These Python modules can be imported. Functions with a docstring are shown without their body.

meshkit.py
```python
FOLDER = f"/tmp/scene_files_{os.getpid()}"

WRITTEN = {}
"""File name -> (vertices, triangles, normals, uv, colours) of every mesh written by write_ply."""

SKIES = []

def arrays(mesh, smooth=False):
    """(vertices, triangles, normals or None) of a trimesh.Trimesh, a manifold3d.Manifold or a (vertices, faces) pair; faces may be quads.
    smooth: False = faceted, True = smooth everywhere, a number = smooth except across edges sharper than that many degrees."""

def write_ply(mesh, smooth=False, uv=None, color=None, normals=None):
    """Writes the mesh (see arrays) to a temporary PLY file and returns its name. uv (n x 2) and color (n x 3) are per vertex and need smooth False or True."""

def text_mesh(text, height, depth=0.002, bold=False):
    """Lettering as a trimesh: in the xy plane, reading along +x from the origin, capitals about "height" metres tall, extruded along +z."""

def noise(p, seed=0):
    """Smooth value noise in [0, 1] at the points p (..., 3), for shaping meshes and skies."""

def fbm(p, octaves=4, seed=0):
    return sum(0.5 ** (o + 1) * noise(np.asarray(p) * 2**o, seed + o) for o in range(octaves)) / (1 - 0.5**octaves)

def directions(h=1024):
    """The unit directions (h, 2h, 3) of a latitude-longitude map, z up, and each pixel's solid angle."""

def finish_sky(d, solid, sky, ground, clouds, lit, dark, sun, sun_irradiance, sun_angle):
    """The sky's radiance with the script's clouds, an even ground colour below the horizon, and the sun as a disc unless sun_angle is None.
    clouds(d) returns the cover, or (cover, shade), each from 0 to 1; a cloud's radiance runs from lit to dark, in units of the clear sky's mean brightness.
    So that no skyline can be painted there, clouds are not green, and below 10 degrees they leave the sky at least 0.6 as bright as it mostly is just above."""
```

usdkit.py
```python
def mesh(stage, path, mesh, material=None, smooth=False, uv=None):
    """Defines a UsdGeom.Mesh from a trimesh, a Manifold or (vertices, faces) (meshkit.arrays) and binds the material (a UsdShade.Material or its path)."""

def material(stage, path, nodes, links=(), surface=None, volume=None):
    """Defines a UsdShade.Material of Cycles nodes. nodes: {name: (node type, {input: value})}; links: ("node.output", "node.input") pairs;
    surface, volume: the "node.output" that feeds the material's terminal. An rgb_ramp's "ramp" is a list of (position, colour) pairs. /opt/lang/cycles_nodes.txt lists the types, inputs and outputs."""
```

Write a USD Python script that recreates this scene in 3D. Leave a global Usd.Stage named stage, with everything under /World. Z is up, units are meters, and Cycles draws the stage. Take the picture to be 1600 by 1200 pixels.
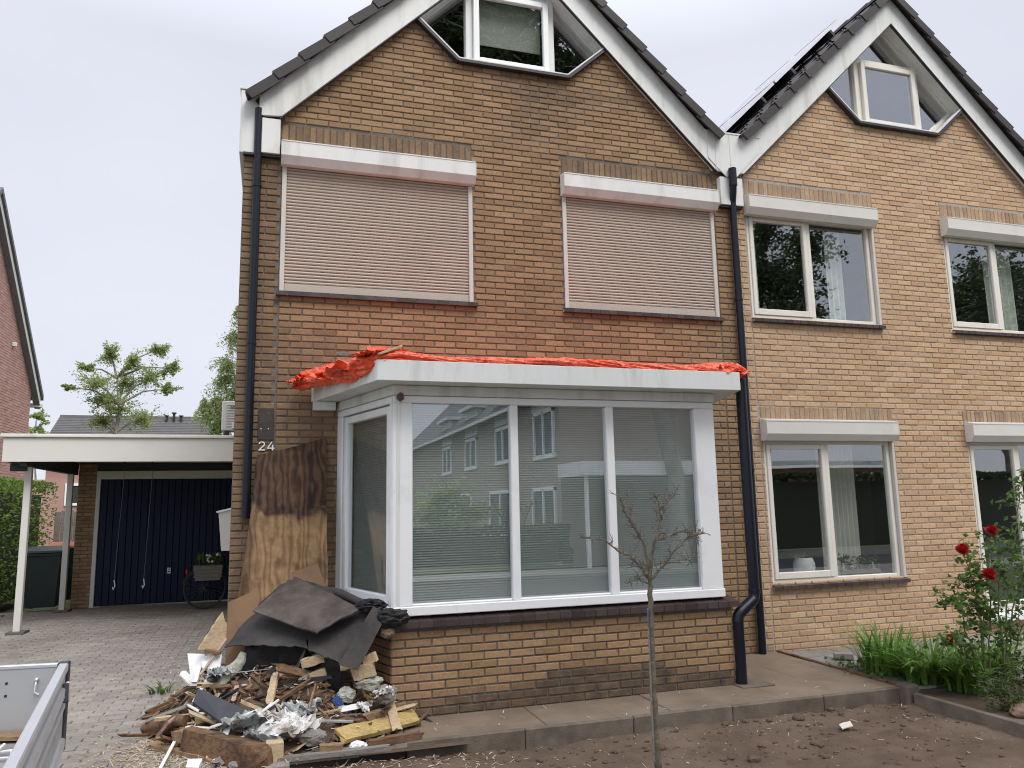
import math, random
import numpy as np, trimesh
from shapely.geometry import Polygon, LineString, box as sbox
from shapely.ops import unary_union
from pxr import Usd, UsdGeom, UsdLux, UsdShade, Gf, Sdf, Vt
import usdkit, meshkit

stage = Usd.Stage.CreateInMemory()
UsdGeom.SetStageUpAxis(stage, UsdGeom.Tokens.z)
UsdGeom.SetStageMetersPerUnit(stage, 1.0)
UsdGeom.Xform.Define(stage, '/World')
UsdGeom.Scope.Define(stage, '/World/Looks')
RNG = np.random.default_rng(7)
random.seed(7)

# ---------------------------------------------------------------- camera, sky, sun, exposure
YAW, PITCH, ROLL = np.radians([17.390, 8.920, -1.151])
CAM = np.array([0.0, -7.67, 1.675]); FPX = 1200.0
EXPOSURE = 0.88
SUN_EL, SUN_AZ = math.radians(52), math.radians(158)      # azimuth = atan2(x, y)
SUN_INT, SUN_ANGLE = 0.40, 30.0
SKY_STRENGTH = 0.1

_f = np.array([math.sin(YAW)*math.cos(PITCH), math.cos(YAW)*math.cos(PITCH), math.sin(PITCH)])
_r0 = np.array([math.cos(YAW), -math.sin(YAW), 0.0]); _u0 = np.cross(_r0, _f)
CR = math.cos(ROLL)*_r0 + math.sin(ROLL)*_u0
CU = -math.sin(ROLL)*_r0 + math.cos(ROLL)*_u0
cam = UsdGeom.Camera.Define(stage, '/World/camera')
m = Gf.Matrix4d(*[float(x) for x in (*CR, 0, *CU, 0, *(-_f), 0, *CAM, 1)])
cam.AddTransformOp().Set(m)
cam.CreateHorizontalApertureAttr(36.0); cam.CreateVerticalApertureAttr(27.0)
cam.CreateFocalLengthAttr(36.0*FPX/1600.0)
cam.CreateClippingRangeAttr(Gf.Vec2f(0.05, 1000))
cam.CreateExposureAttr(EXPOSURE)

def _ray(px, py): return (px-800)*CR - (py-600)*CU + FPX*_f
def at(px, py, y):
    """the point at depth y (metres behind the facade plane) that the photograph shows at this place"""
    d = _ray(px, py); return CAM + d*((y-CAM[1])/d[1])
def atz(px, py, z):
    d = _ray(px, py); return CAM + d*((z-CAM[2])/d[2])

dome = UsdLux.DomeLight.Define(stage, '/World/sky')
skymat = usdkit.material(stage, '/World/Looks/overcast_sky', {
    'tc': ('texture_coordinate', {}),
    'sky': ('sky_texture', {'sky_type': 'single_scattering', 'sun_disc': False, 'sun_elevation': SUN_EL, 'sun_rotation': SUN_AZ}),
    'map': ('mapping', {'scale': (1.0, 1.0, 2.2)}),
    'n': ('noise_texture', {'scale': 1.6, 'detail': 3.0, 'roughness': 0.45}),
    'ramp': ('rgb_ramp', {'ramp': [(0.3, (3.95, 4.10, 4.68)), (0.7, (4.50, 4.60, 5.08))]}),
    'sep': ('separate_xyz', {}),
    'up': ('map_range', {'from_min': 0.52, 'from_max': 1.0, 'to_min': 1.0, 'to_max': 3.0, 'clamp': True}),
    'cloud': ('mix', {'mix_type': 'multiply', 'fac': 1.0}),
    'mix': ('mix', {'mix_type': 'mix', 'fac': 0.94}),
    'bg': ('background_shader', {'strength': SKY_STRENGTH})},
    [('tc.generated', 'map.vector'), ('map.vector', 'n.vector'), ('n.fac', 'ramp.fac'),
     ('tc.generated', 'sep.vector'), ('sep.z', 'up.value'), ('ramp.color', 'cloud.color1'), ('up.result', 'cloud.color2'),
     ('sky.color', 'mix.color1'), ('cloud.color', 'mix.color2'), ('mix.color', 'bg.color')], surface='bg.background')
UsdShade.MaterialBindingAPI.Apply(dome.GetPrim()).Bind(skymat)
dome.GetPrim().SetCustomDataByKey('kind', 'structure')
sun = UsdLux.DistantLight.Define(stage, '/World/sun')
sun.CreateIntensityAttr(SUN_INT); sun.CreateAngleAttr(SUN_ANGLE); sun.CreateNormalizeAttr(True)
sun.CreateColorAttr(Gf.Vec3f(1.0, 0.96, 0.9))
_s = np.array([math.sin(SUN_AZ)*math.cos(SUN_EL), math.cos(SUN_AZ)*math.cos(SUN_EL), math.sin(SUN_EL)])
_x = np.cross([0, 0, 1.0], _s); _x /= np.linalg.norm(_x); _y = np.cross(_s, _x)
sun.AddTransformOp().Set(Gf.Matrix4d(*[float(v) for v in (*_x, 0, *_y, 0, *_s, 0, 0, 0, 30, 1)]))

# ---------------------------------------------------------------- naming and object helpers
_used, ORIGIN = {}, {}
def path_for(parent, name):
    k = (parent, name); n = _used.get(k, -1) + 1; _used[k] = n
    return f'{parent}/{name}' if n == 0 else f'{parent}/{name}_{n:03d}'
def tag(prim, label=None, cat=None, group=None, kind=None):
    p = prim if isinstance(prim, Usd.Prim) else stage.GetPrimAtPath(str(prim))
    for k, v in (('label', label), ('category', cat), ('group', group), ('kind', kind)):
        if v: p.SetCustomDataByKey(k, v)
def thing(name, label, cat, at_=(0, 0, 0), group=None, kind=None):
    p = path_for('/World', name)
    x = UsdGeom.Xform.Define(stage, p)
    x.AddTranslateOp().Set(Gf.Vec3d(*map(float, at_)))
    ORIGIN[p] = np.array(at_, float)
    tag(x.GetPrim(), label, cat, group, kind)
    return p
def part(parent, name):
    p = path_for(parent, name)
    UsdGeom.Xform.Define(stage, p); ORIGIN[p] = ORIGIN[parent]
    return p
def arr(mesh):
    if hasattr(mesh, 'vertices'): return np.asarray(mesh.vertices, float), np.asarray(mesh.faces, int)
    v, f, _ = meshkit.arrays(mesh); return v, f
def obj(parent, name, mesh, mat, smooth=False, tone=None, kind=None, label=None):
    """one Mesh prim below parent ('/World' for a thing of one mesh); mesh in world coordinates"""
    p = path_for(parent, name)
    o = ORIGIN.get(parent, np.zeros(3)); ORIGIN[p] = o
    v, f = arr(mesh)
    g = usdkit.mesh(stage, p, trimesh.Trimesh(v-o, f, process=False), LOOK[mat], smooth=smooth if tone is None else False)
    if tone is not None:
        UsdGeom.PrimvarsAPI(g).CreatePrimvar('tone', Sdf.ValueTypeNames.Color3fArray, 'vertex').Set(Vt.Vec3fArray.FromNumpy(np.asarray(tone, np.float32)))
    if kind or label: tag(p, label=label, kind=kind)
    return p
def single(name, mesh, mat, label, cat, group=None, smooth=False, kind=None, tone=None):
    """a thing that is one mesh: the prim stands at the base of the mesh"""
    p = path_for('/World', name)
    v, f = arr(mesh)
    o = np.array([v[:, 0].mean(), v[:, 1].mean(), v[:, 2].min()])
    g = usdkit.mesh(stage, p, trimesh.Trimesh(v-o, f, process=False), LOOK[mat], smooth=smooth if tone is None else False)
    UsdGeom.Xformable(g).AddTranslateOp().Set(Gf.Vec3d(*map(float, o)))
    if tone is not None:
        UsdGeom.PrimvarsAPI(g).CreatePrimvar('tone', Sdf.ValueTypeNames.Color3fArray, 'vertex').Set(Vt.Vec3fArray.FromNumpy(np.asarray(tone, np.float32)))
    ORIGIN[p] = o
    tag(p, label, cat, group, kind)
    return p
def setting(name, mesh, mat, smooth=False, tone=None):
    p = obj('/World', name, mesh, mat, smooth, tone); tag(p, kind='structure'); return p
cat_ = trimesh.util.concatenate

# ---------------------------------------------------------------- shape helpers
class MB:
    """collects verts/faces (and a tone per vertex)"""
    def __init__(s): s.v, s.f, s.t, s.n = [], [], [], 0
    def add(s, v, f, tone=None):
        v = np.asarray(v, float); f = np.asarray(f, int)
        if f.shape[1] == 4: f = np.vstack([f[:, [0, 1, 2]], f[:, [0, 2, 3]]])
        s.v.append(v); s.f.append(f+s.n); s.n += len(v)
        if tone is not None: s.t.append(np.tile(np.asarray(tone, float), (len(v), 1)))
        return s
    def mesh(s): return trimesh.Trimesh(np.vstack(s.v), np.vstack(s.f), process=False)
    def tone(s): return np.vstack(s.t)

def bx(x0, x1, y0, y1, z0, z1, c=0.0):
    """box, its edges chamfered by c"""
    if c <= 0:
        b = trimesh.creation.box((x1-x0, y1-y0, z1-z0)); b.apply_translation(((x0+x1)/2, (y0+y1)/2, (z0+z1)/2)); return b
    c = min(c, .45*(x1-x0), .45*(y1-y0), .45*(z1-z0))
    P = []
    for sx in (0, 1):
        for sy in (0, 1):
            for sz in (0, 1):
                X, Y, Z = (x0, x1)[sx], (y0, y1)[sy], (z0, z1)[sz]
                dx, dy, dz = (c, -c)[sx], (c, -c)[sy], (c, -c)[sz]
                P += [(X+dx, Y+dy, Z), (X+dx, Y, Z+dz), (X, Y+dy, Z+dz)]
    return trimesh.convex.convex_hull(np.array(P))
def frame_of(d, up=(0, 0, 1)):
    d = np.asarray(d, float); d = d/np.linalg.norm(d)
    s = np.cross(d, up)
    if np.linalg.norm(s) < 1e-4: s = np.cross(d, (1, 0, 0))
    s /= np.linalg.norm(s); u = np.cross(s, d)
    return d, s, u
def beam(a, b, w, h, c=0.004, roll=0.0, up=(0, 0, 1), jag=0.0, rng=None):
    """a bar from a to b, w wide and h high; jag splinters its ends"""
    a, b = np.asarray(a, float), np.asarray(b, float)
    L = np.linalg.norm(b-a); d, s, u = frame_of(b-a, up)
    cr, sr = math.cos(roll), math.sin(roll); s, u = cr*s+sr*u, -sr*s+cr*u
    if jag > 0:
        rng = rng or RNG
        n, k = 9, 7
        xs = np.linspace(0, L, n); ring = []
        prof = [(-.5, -.5), (0, -.5), (.5, -.5), (.5, .5), (.15, .5), (-.15, .5), (-.5, .5)]
        V = []
        for i, x in enumerate(xs):
            for j, (p, q) in enumerate(prof):
                e = rng.uniform(-jag, jag) if i in (0, n-1) else 0
                V.append((x+e, p*w*(1+rng.uniform(-.08, .08)), q*h*(1+rng.uniform(-.12, .12))))
        F = []
        for i in range(n-1):
            for j in range(k):
                a0, b0 = i*k+j, i*k+(j+1) % k
                F.append((a0, b0, b0+k, a0+k))
        c0, c1 = len(V), len(V)+1
        V += [(rng.uniform(-jag, jag), 0, 0), (L+rng.uniform(-jag, jag), 0, 0)]
        T = [t for q in F for t in ((q[0], q[2], q[1]), (q[0], q[3], q[2]))]
        for j in range(k):
            T.append((c0, (j+1) % k, j)); T.append((c1, (n-1)*k+j, (n-1)*k+(j+1) % k))
        V = np.array(V); W = a + V[:, :1]*d + V[:, 1:2]*s + V[:, 2:]*u
        mm = trimesh.Trimesh(W, T, process=False); mm.fix_normals(); return mm
    m_ = bx(0, L, -w/2, w/2, -h/2, h/2, c)
    V = m_.vertices; W = a + V[:, :1]*d + V[:, 1:2]*s + V[:, 2:]*u
    return trimesh.Trimesh(W, m_.faces, process=False)
def tube(P, R, k=8, cap=True):
    P = np.asarray(P, float); n = len(P); R = np.broadcast_to(R, (n,)).astype(float)
    T = np.gradient(P, axis=0); T /= np.linalg.norm(T, axis=1, keepdims=True)+1e-12
    d, s, u = frame_of(T[0], (0.31, 0.2, 0.93)); V = []
    for i in range(n):
        s = s - T[i]*(s@T[i]); s /= np.linalg.norm(s); u = np.cross(s, T[i])
        a = np.arange(k)/k*2*np.pi
        V.append(P[i] + R[i]*(np.cos(a)[:, None]*s + np.sin(a)[:, None]*u))
    V = np.vstack(V); F = []
    for i in range(n-1):
        for j in range(k):
            a0, b0 = i*k+j, i*k+(j+1) % k
            F += [(a0, a0+k, b0), (b0, a0+k, b0+k)]
    if cap:
        V = np.vstack([V, P[0], P[-1]]); c0, c1 = n*k, n*k+1
        for j in range(k):
            F += [(c0, j, (j+1) % k), (c1, (n-1)*k+(j+1) % k, (n-1)*k+j)]
    return trimesh.Trimesh(V, F, process=False)
def cyl(a, b, r, k=16): return tube([a, b], r, k)
def prism_y(poly, y0, y1):
    """a polygon in (x, z) extruded from y0 to y1"""
    out = []
    for g in (poly.geoms if hasattr(poly, 'geoms') else [poly]):
        e = trimesh.creation.extrude_polygon(g, y1-y0, engine='earcut')
        V = e.vertices.copy(); W = np.c_[V[:, 0], y0+V[:, 2], V[:, 1]]
        mm = trimesh.Trimesh(W, e.faces[:, ::-1], process=False); out.append(mm)
    return cat_(out)
def prism_x(pts, x0, x1):
    """points in (y, z) extruded from x0 to x1"""
    e = trimesh.creation.extrude_polygon(Polygon(pts), x1-x0, engine='earcut')
    V = e.vertices; mm = trimesh.Trimesh(np.c_[x0+V[:, 2], V[:, 0], V[:, 1]], e.faces, process=False); return mm
def prism_z(pts, z0, z1):
    e = trimesh.creation.extrude_polygon(pts if hasattr(pts, 'exterior') else Polygon(pts), z1-z0, engine='earcut'); e.apply_translation((0, 0, z0)); return e
def sheet(c00, c10, c11, c01, nu=14, nv=10, amp=0.01, freq=5, th=0.006, seed=0, sag=0.0, jag=0.0):
    """a limp sheet over four corners with wrinkles, a thickness and torn edges"""
    c00, c10, c11, c01 = [np.asarray(c, float) for c in (c00, c10, c11, c01)]
    rng = np.random.default_rng(seed)
    u, v = np.meshgrid(np.linspace(0, 1, nu), np.linspace(0, 1, nv), indexing='ij')
    if jag:
        sm = lambda n_: np.interp(np.arange(n_), np.linspace(0, n_-1, max(4, n_//3)), rng.uniform(-1, 1, max(4, n_//3)))*jag+rng.uniform(-.25, .25, n_)*jag
        eu = np.array([sm(nv), sm(nv)]); ev = np.array([sm(nu), sm(nu)])
        u = u.copy(); v = v.copy(); u[0] += eu[0]; u[-1] += eu[1]; v[:, 0] += ev[0]; v[:, -1] += ev[1]
    U, W = u[..., None], v[..., None]
    P = (1-U)*(1-W)*c00 + U*(1-W)*c10 + U*W*c11 + (1-U)*W*c01
    n = np.cross(c10-c00, c01-c00); n /= np.linalg.norm(n)
    if n[2] < 0: n = -n
    h = (meshkit.fbm(P.reshape(-1, 3)*freq, 4, seed)-.5).reshape(nu, nv)
    P = P + n*(h*2*amp)[..., None] - np.array([0, 0, 1])*(sag*4*u*(1-u))[..., None]
    top = P.reshape(-1, 3); bot = top - n*th
    idx = np.arange(nu*nv).reshape(nu, nv); F = []
    a, b, c, d = idx[:-1, :-1].ravel(), idx[1:, :-1].ravel(), idx[1:, 1:].ravel(), idx[:-1, 1:].ravel()
    q = np.stack([a, b, c, d], 1)
    F = [q, q[:, ::-1]+nu*nv]
    rim = list(idx[:, 0]) + list(idx[-1, 1:]) + list(idx[::-1, -1][1:]) + list(idx[0, ::-1][1:])
    rq = [(rim[i+1], rim[i], rim[i]+nu*nv, rim[i+1]+nu*nv) for i in range(len(rim)-1)]
    F = np.vstack(F+[np.array(rq)])
    F = np.vstack([F[:, [0, 1, 2]], F[:, [0, 2, 3]]])
    mm = trimesh.Trimesh(np.vstack([top, bot]), F, process=False)
    mm.fix_normals(); return mm
def lump(c, r, seed=0, rough=0.35, sub=3, freq=2.2):
    s = trimesh.creation.icosphere(subdivisions=sub)
    V = s.vertices; h = meshkit.fbm(V*freq+seed*3.7, 4, seed)-.5
    V = V*(1+rough*2*h[:, None])*np.asarray(r, float)
    return trimesh.Trimesh(V+np.asarray(c, float), s.faces, process=False)
def crumple(c, r, seed=0, sub=3):
    """crumpled film: a faceted lump with sharp folds"""
    s = trimesh.creation.icosphere(subdivisions=sub)
    V = s.vertices; rng = np.random.default_rng(seed); h = np.zeros(len(V))
    for k in range(14):
        d = rng.normal(size=3); d /= np.linalg.norm(d)
        h += np.abs(((V@d)*rng.uniform(1.5, 3.5)+rng.uniform(0, 1)) % 1-.5)*.22
    V = V*(.55+h[:, None]*.6)*np.asarray(r, float)
    return trimesh.Trimesh(V+np.asarray(c, float), s.faces, process=False)
def leaf_cloud(C, size, rng, aspect=1.7, droop=0.0, lift=None):
    """a leaf (two folded triangles pairs) at each centre"""
    C = np.asarray(C, float); n = len(C)
    d = rng.normal(size=(n, 3)); d[:, 2] = d[:, 2]*.6-droop; d /= np.linalg.norm(d, axis=1, keepdims=True)
    e = rng.normal(size=(n, 3)); s = np.cross(d, e); s /= np.linalg.norm(s, axis=1, keepdims=True)+1e-9
    nn = np.cross(s, d)
    L = (size*rng.uniform(.65, 1.35, n))[:, None]; w = L/aspect/2
    a = C-d*L/2; b = C+d*L/2; l = C+s*w-nn*L*.10-d*L*.05; r = C-s*w-nn*L*.10-d*L*.05
    V = np.stack([a, l, b, r], 1).reshape(-1, 3); i = np.arange(n)*4
    F = np.vstack([np.stack([i, i+2, i+1], 1), np.stack([i, i+3, i+2], 1)])
    t = np.repeat(rng.uniform(0, 1, n), 4)
    return trimesh.Trimesh(V, F, process=False), np.c_[t, t, t]

# ---------------------------------------------------------------- materials (procedural)
LOOK = {}
def mat(name, c, rough=.6, var=.18, scale=6.0, c2=None, f2=(.45, .75), s2=1.5, bump=0.0, bscale=80.0, metal=0.0, spec=.5, stretch=(1, 1, 1), coat=0.0, detail=5.0):
    c = np.array(c, float)
    n = {'g': ('geometry', {}), 'mp': ('mapping', {'scale': stretch}),
         'n1': ('noise_texture', {'scale': scale, 'detail': detail, 'roughness': .6}),
         'r1': ('rgb_ramp', {'ramp': [(.25, tuple(c*(1-var))), (.75, tuple(np.minimum(c*(1+var), .9)))]}),
         'p': ('principled_bsdf', {'roughness': rough, 'metallic': metal, 'specular_ior_level': spec, 'coat_weight': coat})}
    l = [('g.position', 'mp.vector'), ('mp.vector', 'n1.vector'), ('n1.fac', 'r1.fac')]
    col = 'r1.color'
    if c2 is not None:
        n['n2'] = ('noise_texture', {'scale': s2, 'detail': 6.0, 'roughness': .65})
        n['r2'] = ('rgb_ramp', {'ramp': [(f2[0], (0, 0, 0)), (f2[1], (1, 1, 1))]})
        n['mx'] = ('mix', {'mix_type': 'mix', 'color2': tuple(c2)})
        l += [('mp.vector', 'n2.vector'), ('n2.fac', 'r2.fac'), ('r2.color', 'mx.fac'), (col, 'mx.color1')]
        col = 'mx.color'
    if bump > 0:
        n['nb'] = ('noise_texture', {'scale': bscale, 'detail': 4.0, 'roughness': .6})
        n['b'] = ('bump', {'strength': min(1.0, bump), 'distance': .01})
        l += [('mp.vector', 'nb.vector'), ('nb.fac', 'b.height'), ('b.normal', 'p.normal')]
    l.append((col, 'p.base_color'))
    LOOK[name] = usdkit.material(stage, f'/World/Looks/{name}', n, l, surface='p.BSDF')
def mat_tone(name, ramp, rough=.85, dirt=(.10, .085, .07), bump=.5, bscale=140.0, spec=.3, speck=.22):
    """colour from the piece's own tone (red: place in the ramp, blue: how dirty the piece is) with grain"""
    n = {'g': ('geometry', {}), 'a': ('attribute', {'attribute': 'tone'}), 'sp': ('separate_color', {'color_type': 'rgb'}),
         'r': ('rgb_ramp', {'ramp': ramp}),
         'n1': ('noise_texture', {'scale': 38.0, 'detail': 6.0, 'roughness': .7}),
         'rn': ('rgb_ramp', {'ramp': [(.3, (1-speck,)*3), (.7, (1+speck,)*3)]}),
         'mu': ('mix', {'mix_type': 'multiply', 'fac': 1.0}),
         'n2': ('noise_texture', {'scale': 9.0, 'detail': 5.0, 'roughness': .65}),
         'dm': ('math', {'math_type': 'multiply_add', 'value2': 1.4, 'value3': -.7}),
         'ds': ('math', {'math_type': 'add'}), 'dd': ('math', {'math_type': 'multiply', 'use_clamp': True}),
         'mx': ('mix', {'mix_type': 'mix', 'color2': dirt}),
         'nb': ('noise_texture', {'scale': bscale, 'detail': 4.0, 'roughness': .65}),
         'b': ('bump', {'strength': bump, 'distance': .006}),
         'p': ('principled_bsdf', {'roughness': rough, 'specular_ior_level': spec})}
    l = [('a.color', 'sp.color'), ('sp.r', 'r.fac'), ('g.position', 'n1.vector'), ('n1.fac', 'rn.fac'), ('r.color', 'mu.color1'), ('rn.color', 'mu.color2'),
         ('g.position', 'n2.vector'), ('n2.fac', 'dm.value1'), ('dm.value', 'ds.value1'), ('sp.b', 'ds.value2'), ('ds.value', 'dd.value1'), ('sp.b', 'dd.value2'),
         ('dd.value', 'mx.fac'), ('mu.color', 'mx.color1'), ('mx.color', 'p.base_color'), ('g.position', 'nb.vector'), ('nb.fac', 'b.height'), ('b.normal', 'p.normal')]
    n['dd'] = ('math', {'math_type': 'multiply_add', 'use_clamp': True, 'value3': 0.0})
    LOOK[name] = usdkit.material(stage, f'/World/Looks/{name}', n, l, surface='p.BSDF')
def mat_leaf(name, lo, hi, trans=.35, rough=.45):
    n = {'a': ('attribute', {'attribute': 'tone'}), 'sp': ('separate_color', {'color_type': 'rgb'}),
         'r': ('rgb_ramp', {'ramp': [(0, lo), (1, hi)]}), 'p': ('principled_bsdf', {'roughness': rough, 'specular_ior_level': .4}),
         't': ('translucent_bsdf', {}), 'mx': ('mix_closure', {'fac': trans})}
    l = [('a.color', 'sp.color'), ('sp.r', 'r.fac'), ('r.color', 'p.base_color'), ('r.color', 't.color'), ('p.BSDF', 'mx.closure1'), ('t.BSDF', 'mx.closure2')]
    LOOK[name] = usdkit.material(stage, f'/World/Looks/{name}', n, l, surface='mx.closure')
def mat_glass(name, base, gain, tint=(1, 1, 1), gloss=(.95, .97, 1.0)):
    """window pane: clear, mirroring more the flatter one looks at it"""
    n = {'f': ('layer_weight', {'blend': .5}), 'pw': ('math', {'math_type': 'power', 'value2': 4.0}), 'm': ('math', {'math_type': 'multiply_add', 'value2': gain, 'value3': base, 'use_clamp': True}),
         't': ('transparent_bsdf', {'color': tint}), 'gl': ('glossy_bsdf', {'roughness': 0.0, 'color': gloss}), 'x': ('mix_closure', {}),
         'ge': ('geometry', {}), 'nb': ('noise_texture', {'scale': 1.3, 'detail': 1.0}), 'b': ('bump', {'strength': .05, 'distance': .012})}
    l = [('f.facing', 'pw.value1'), ('pw.value', 'm.value1'), ('m.value', 'x.fac'), ('t.BSDF', 'x.closure1'), ('gl.BSDF', 'x.closure2'),
         ('ge.position', 'nb.vector'), ('nb.fac', 'b.height'), ('b.normal', 'gl.normal')]
    LOOK[name] = usdkit.material(stage, f'/World/Looks/{name}', n, l, surface='x.closure')

mat_tone('brick_brown', [(0, (.235, .142, .076)), (.3, (.275, .172, .092)), (.6, (.315, .20, .108)), (.85, (.35, .225, .125)), (1, (.30, .168, .09))], dirt=(.070, .054, .042))
mat_tone('brick_yellow', [(0, (.40, .25, .145)), (.3, (.47, .305, .175)), (.7, (.52, .345, .205)), (.9, (.55, .385, .235)), (1, (.44, .26, .155))], dirt=(.12, .10, .085))
mat_tone('paver', [(0, (.21, .19, .17)), (.5, (.27, .245, .215)), (1, (.34, .305, .265))], dirt=(.12, .10, .08))
mat_tone('tile_grey', [(0, (.20, .19, .175)), (1, (.28, .265, .24))], dirt=(.12, .105, .085))
mat_tone('roof_tile', [(0, (.022, .018, .019)), (.6, (.034, .028, .029)), (1, (.05, .043, .043))], rough=.6, spec=.35, bump=.25, dirt=(.07, .06, .055))
mat_tone('sill_tile', [(0, (.035, .024, .024)), (1, (.065, .045, .042))], rough=.35, spec=.5, bump=.1, dirt=(.13, .11, .1))
mat_tone('red_brick', [(0, (.36, .20, .17)), (.5, (.41, .235, .20)), (1, (.46, .275, .235))], dirt=(.28, .19, .165))
mat('mortar_dark', (.15, .13, .108), .95, .25, 14, bump=.6, bscale=160)
mat('mortar_pale', (.36, .325, .285), .95, .2, 14, bump=.6, bscale=160)
mat('mortar_pink', (.33, .24, .21), .95, .2, 10)
mat('white_plastic', (.78, .79, .79), .35, .03, 3, c2=(.60, .59, .56), f2=(.55, .9), s2=2.5)
mat('white_board', (.66, .67, .65), .5, .04, 3, c2=(.44, .43, .38), f2=(.50, .80), s2=1.6, bump=.05, bscale=30, stretch=(3, 3, .6))
mat('cream_paint', (.70, .67, .60), .45, .04, 4, c2=(.52, .48, .40), f2=(.55, .85), s2=2.0)
mat('old_white', (.62, .61, .56), .5, .06, 4, c2=(.40, .36, .29), f2=(.55, .8), s2=3.0)
mat('shutter_box', (.60, .58, .54), .45, .04, 3, c2=(.45, .42, .37), f2=(.55, .9), s2=2.2)
mat('shutter_slat', (.44, .375, .315), .5, .04, 2.5, c2=(.35, .31, .265), f2=(.5, .9), s2=1.6)
mat('shutter_rail', (.55, .51, .47), .45, .05, 4)
mat('lead_grey', (.17, .18, .19), .6, .2, 8)
mat('black_trim', (.022, .021, .022), .55, .2, 8)
mat('black_pipe', (.006, .0075, .013), .30, .15, 8, spec=.35)
mat('navy_paint', (.0055, .011, .036), .5, .1, 3, spec=.2)
mat('carport_white', (.60, .59, .55), .5, .03, 2, c2=(.48, .46, .42), f2=(.55, .85), s2=.9)
mat('dark_beam', (.012, .014, .022), .5, .1, 4)
mat('asphalt', (.055, .055, .056), .9, .25, 3, bump=.4, bscale=90)
mat('soil', (.108, .077, .056), .98, .35, 3.0, c2=(.18, .138, .102), f2=(.45, .8), s2=.9, bump=1.0, bscale=45, spec=.1)
mat('clod', (.125, .088, .064), .98, .3, 25, bump=1.0, bscale=70, spec=.1)
mat('mud_concrete', (.215, .168, .124), .92, .14, 3.5, c2=(.135, .100, .071), f2=(.42, .75), s2=1.4, bump=.5, bscale=60, spec=.2)
mat('concrete', (.165, .138, .108), .9, .2, 7, c2=(.085, .066, .05), f2=(.42, .7), s2=3, bump=.5, bscale=70, spec=.2)
mat('dark_joint', (.085, .075, .062), .95, .25, 10, bump=.5)
mat('lawn', (.07, .09, .035), .95, .4, 1.5, bump=.8, bscale=30)
_n = {'g': ('geometry', {}), 'n1': ('noise_texture', {'scale': 6.0, 'detail': 5.0}), 'r1': ('rgb_ramp', {'ramp': [(.35, (.78, .085, .03)), (.7, (.84, .17, .09))]}),
      'd': ('noise_texture', {'scale': 4.0, 'detail': 2.0}), 'vm': ('vector_math', {'math_type': 'multiply_add', 'vector2': (.35, .35, .35)}), 'v': ('voronoi_texture', {'feature': 'distance_to_edge', 'scale': 11.0}),
      'r2': ('rgb_ramp', {'ramp': [(0, (0, 0, 0)), (.25, (1, 1, 1))]}), 'b': ('bump', {'strength': .55, 'distance': .02}), 'p': ('principled_bsdf', {'roughness': .38, 'specular_ior_level': .5})}
LOOK['tarp'] = usdkit.material(stage, '/World/Looks/tarp', _n, [('g.position', 'n1.vector'), ('n1.fac', 'r1.fac'), ('r1.color', 'p.base_color'), ('g.position', 'd.vector'), ('d.color', 'vm.vector1'), ('g.position', 'vm.vector3'),
      ('vm.vector', 'v.vector'), ('v.distance', 'r2.fac'), ('r2.color', 'b.height'), ('b.normal', 'p.normal')], surface='p.BSDF')
mat('felt', (.050, .047, .046), .9, .25, 9, c2=(.105, .09, .08), f2=(.45, .75), s2=3.2, bump=.9, bscale=170, spec=.3)
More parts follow.
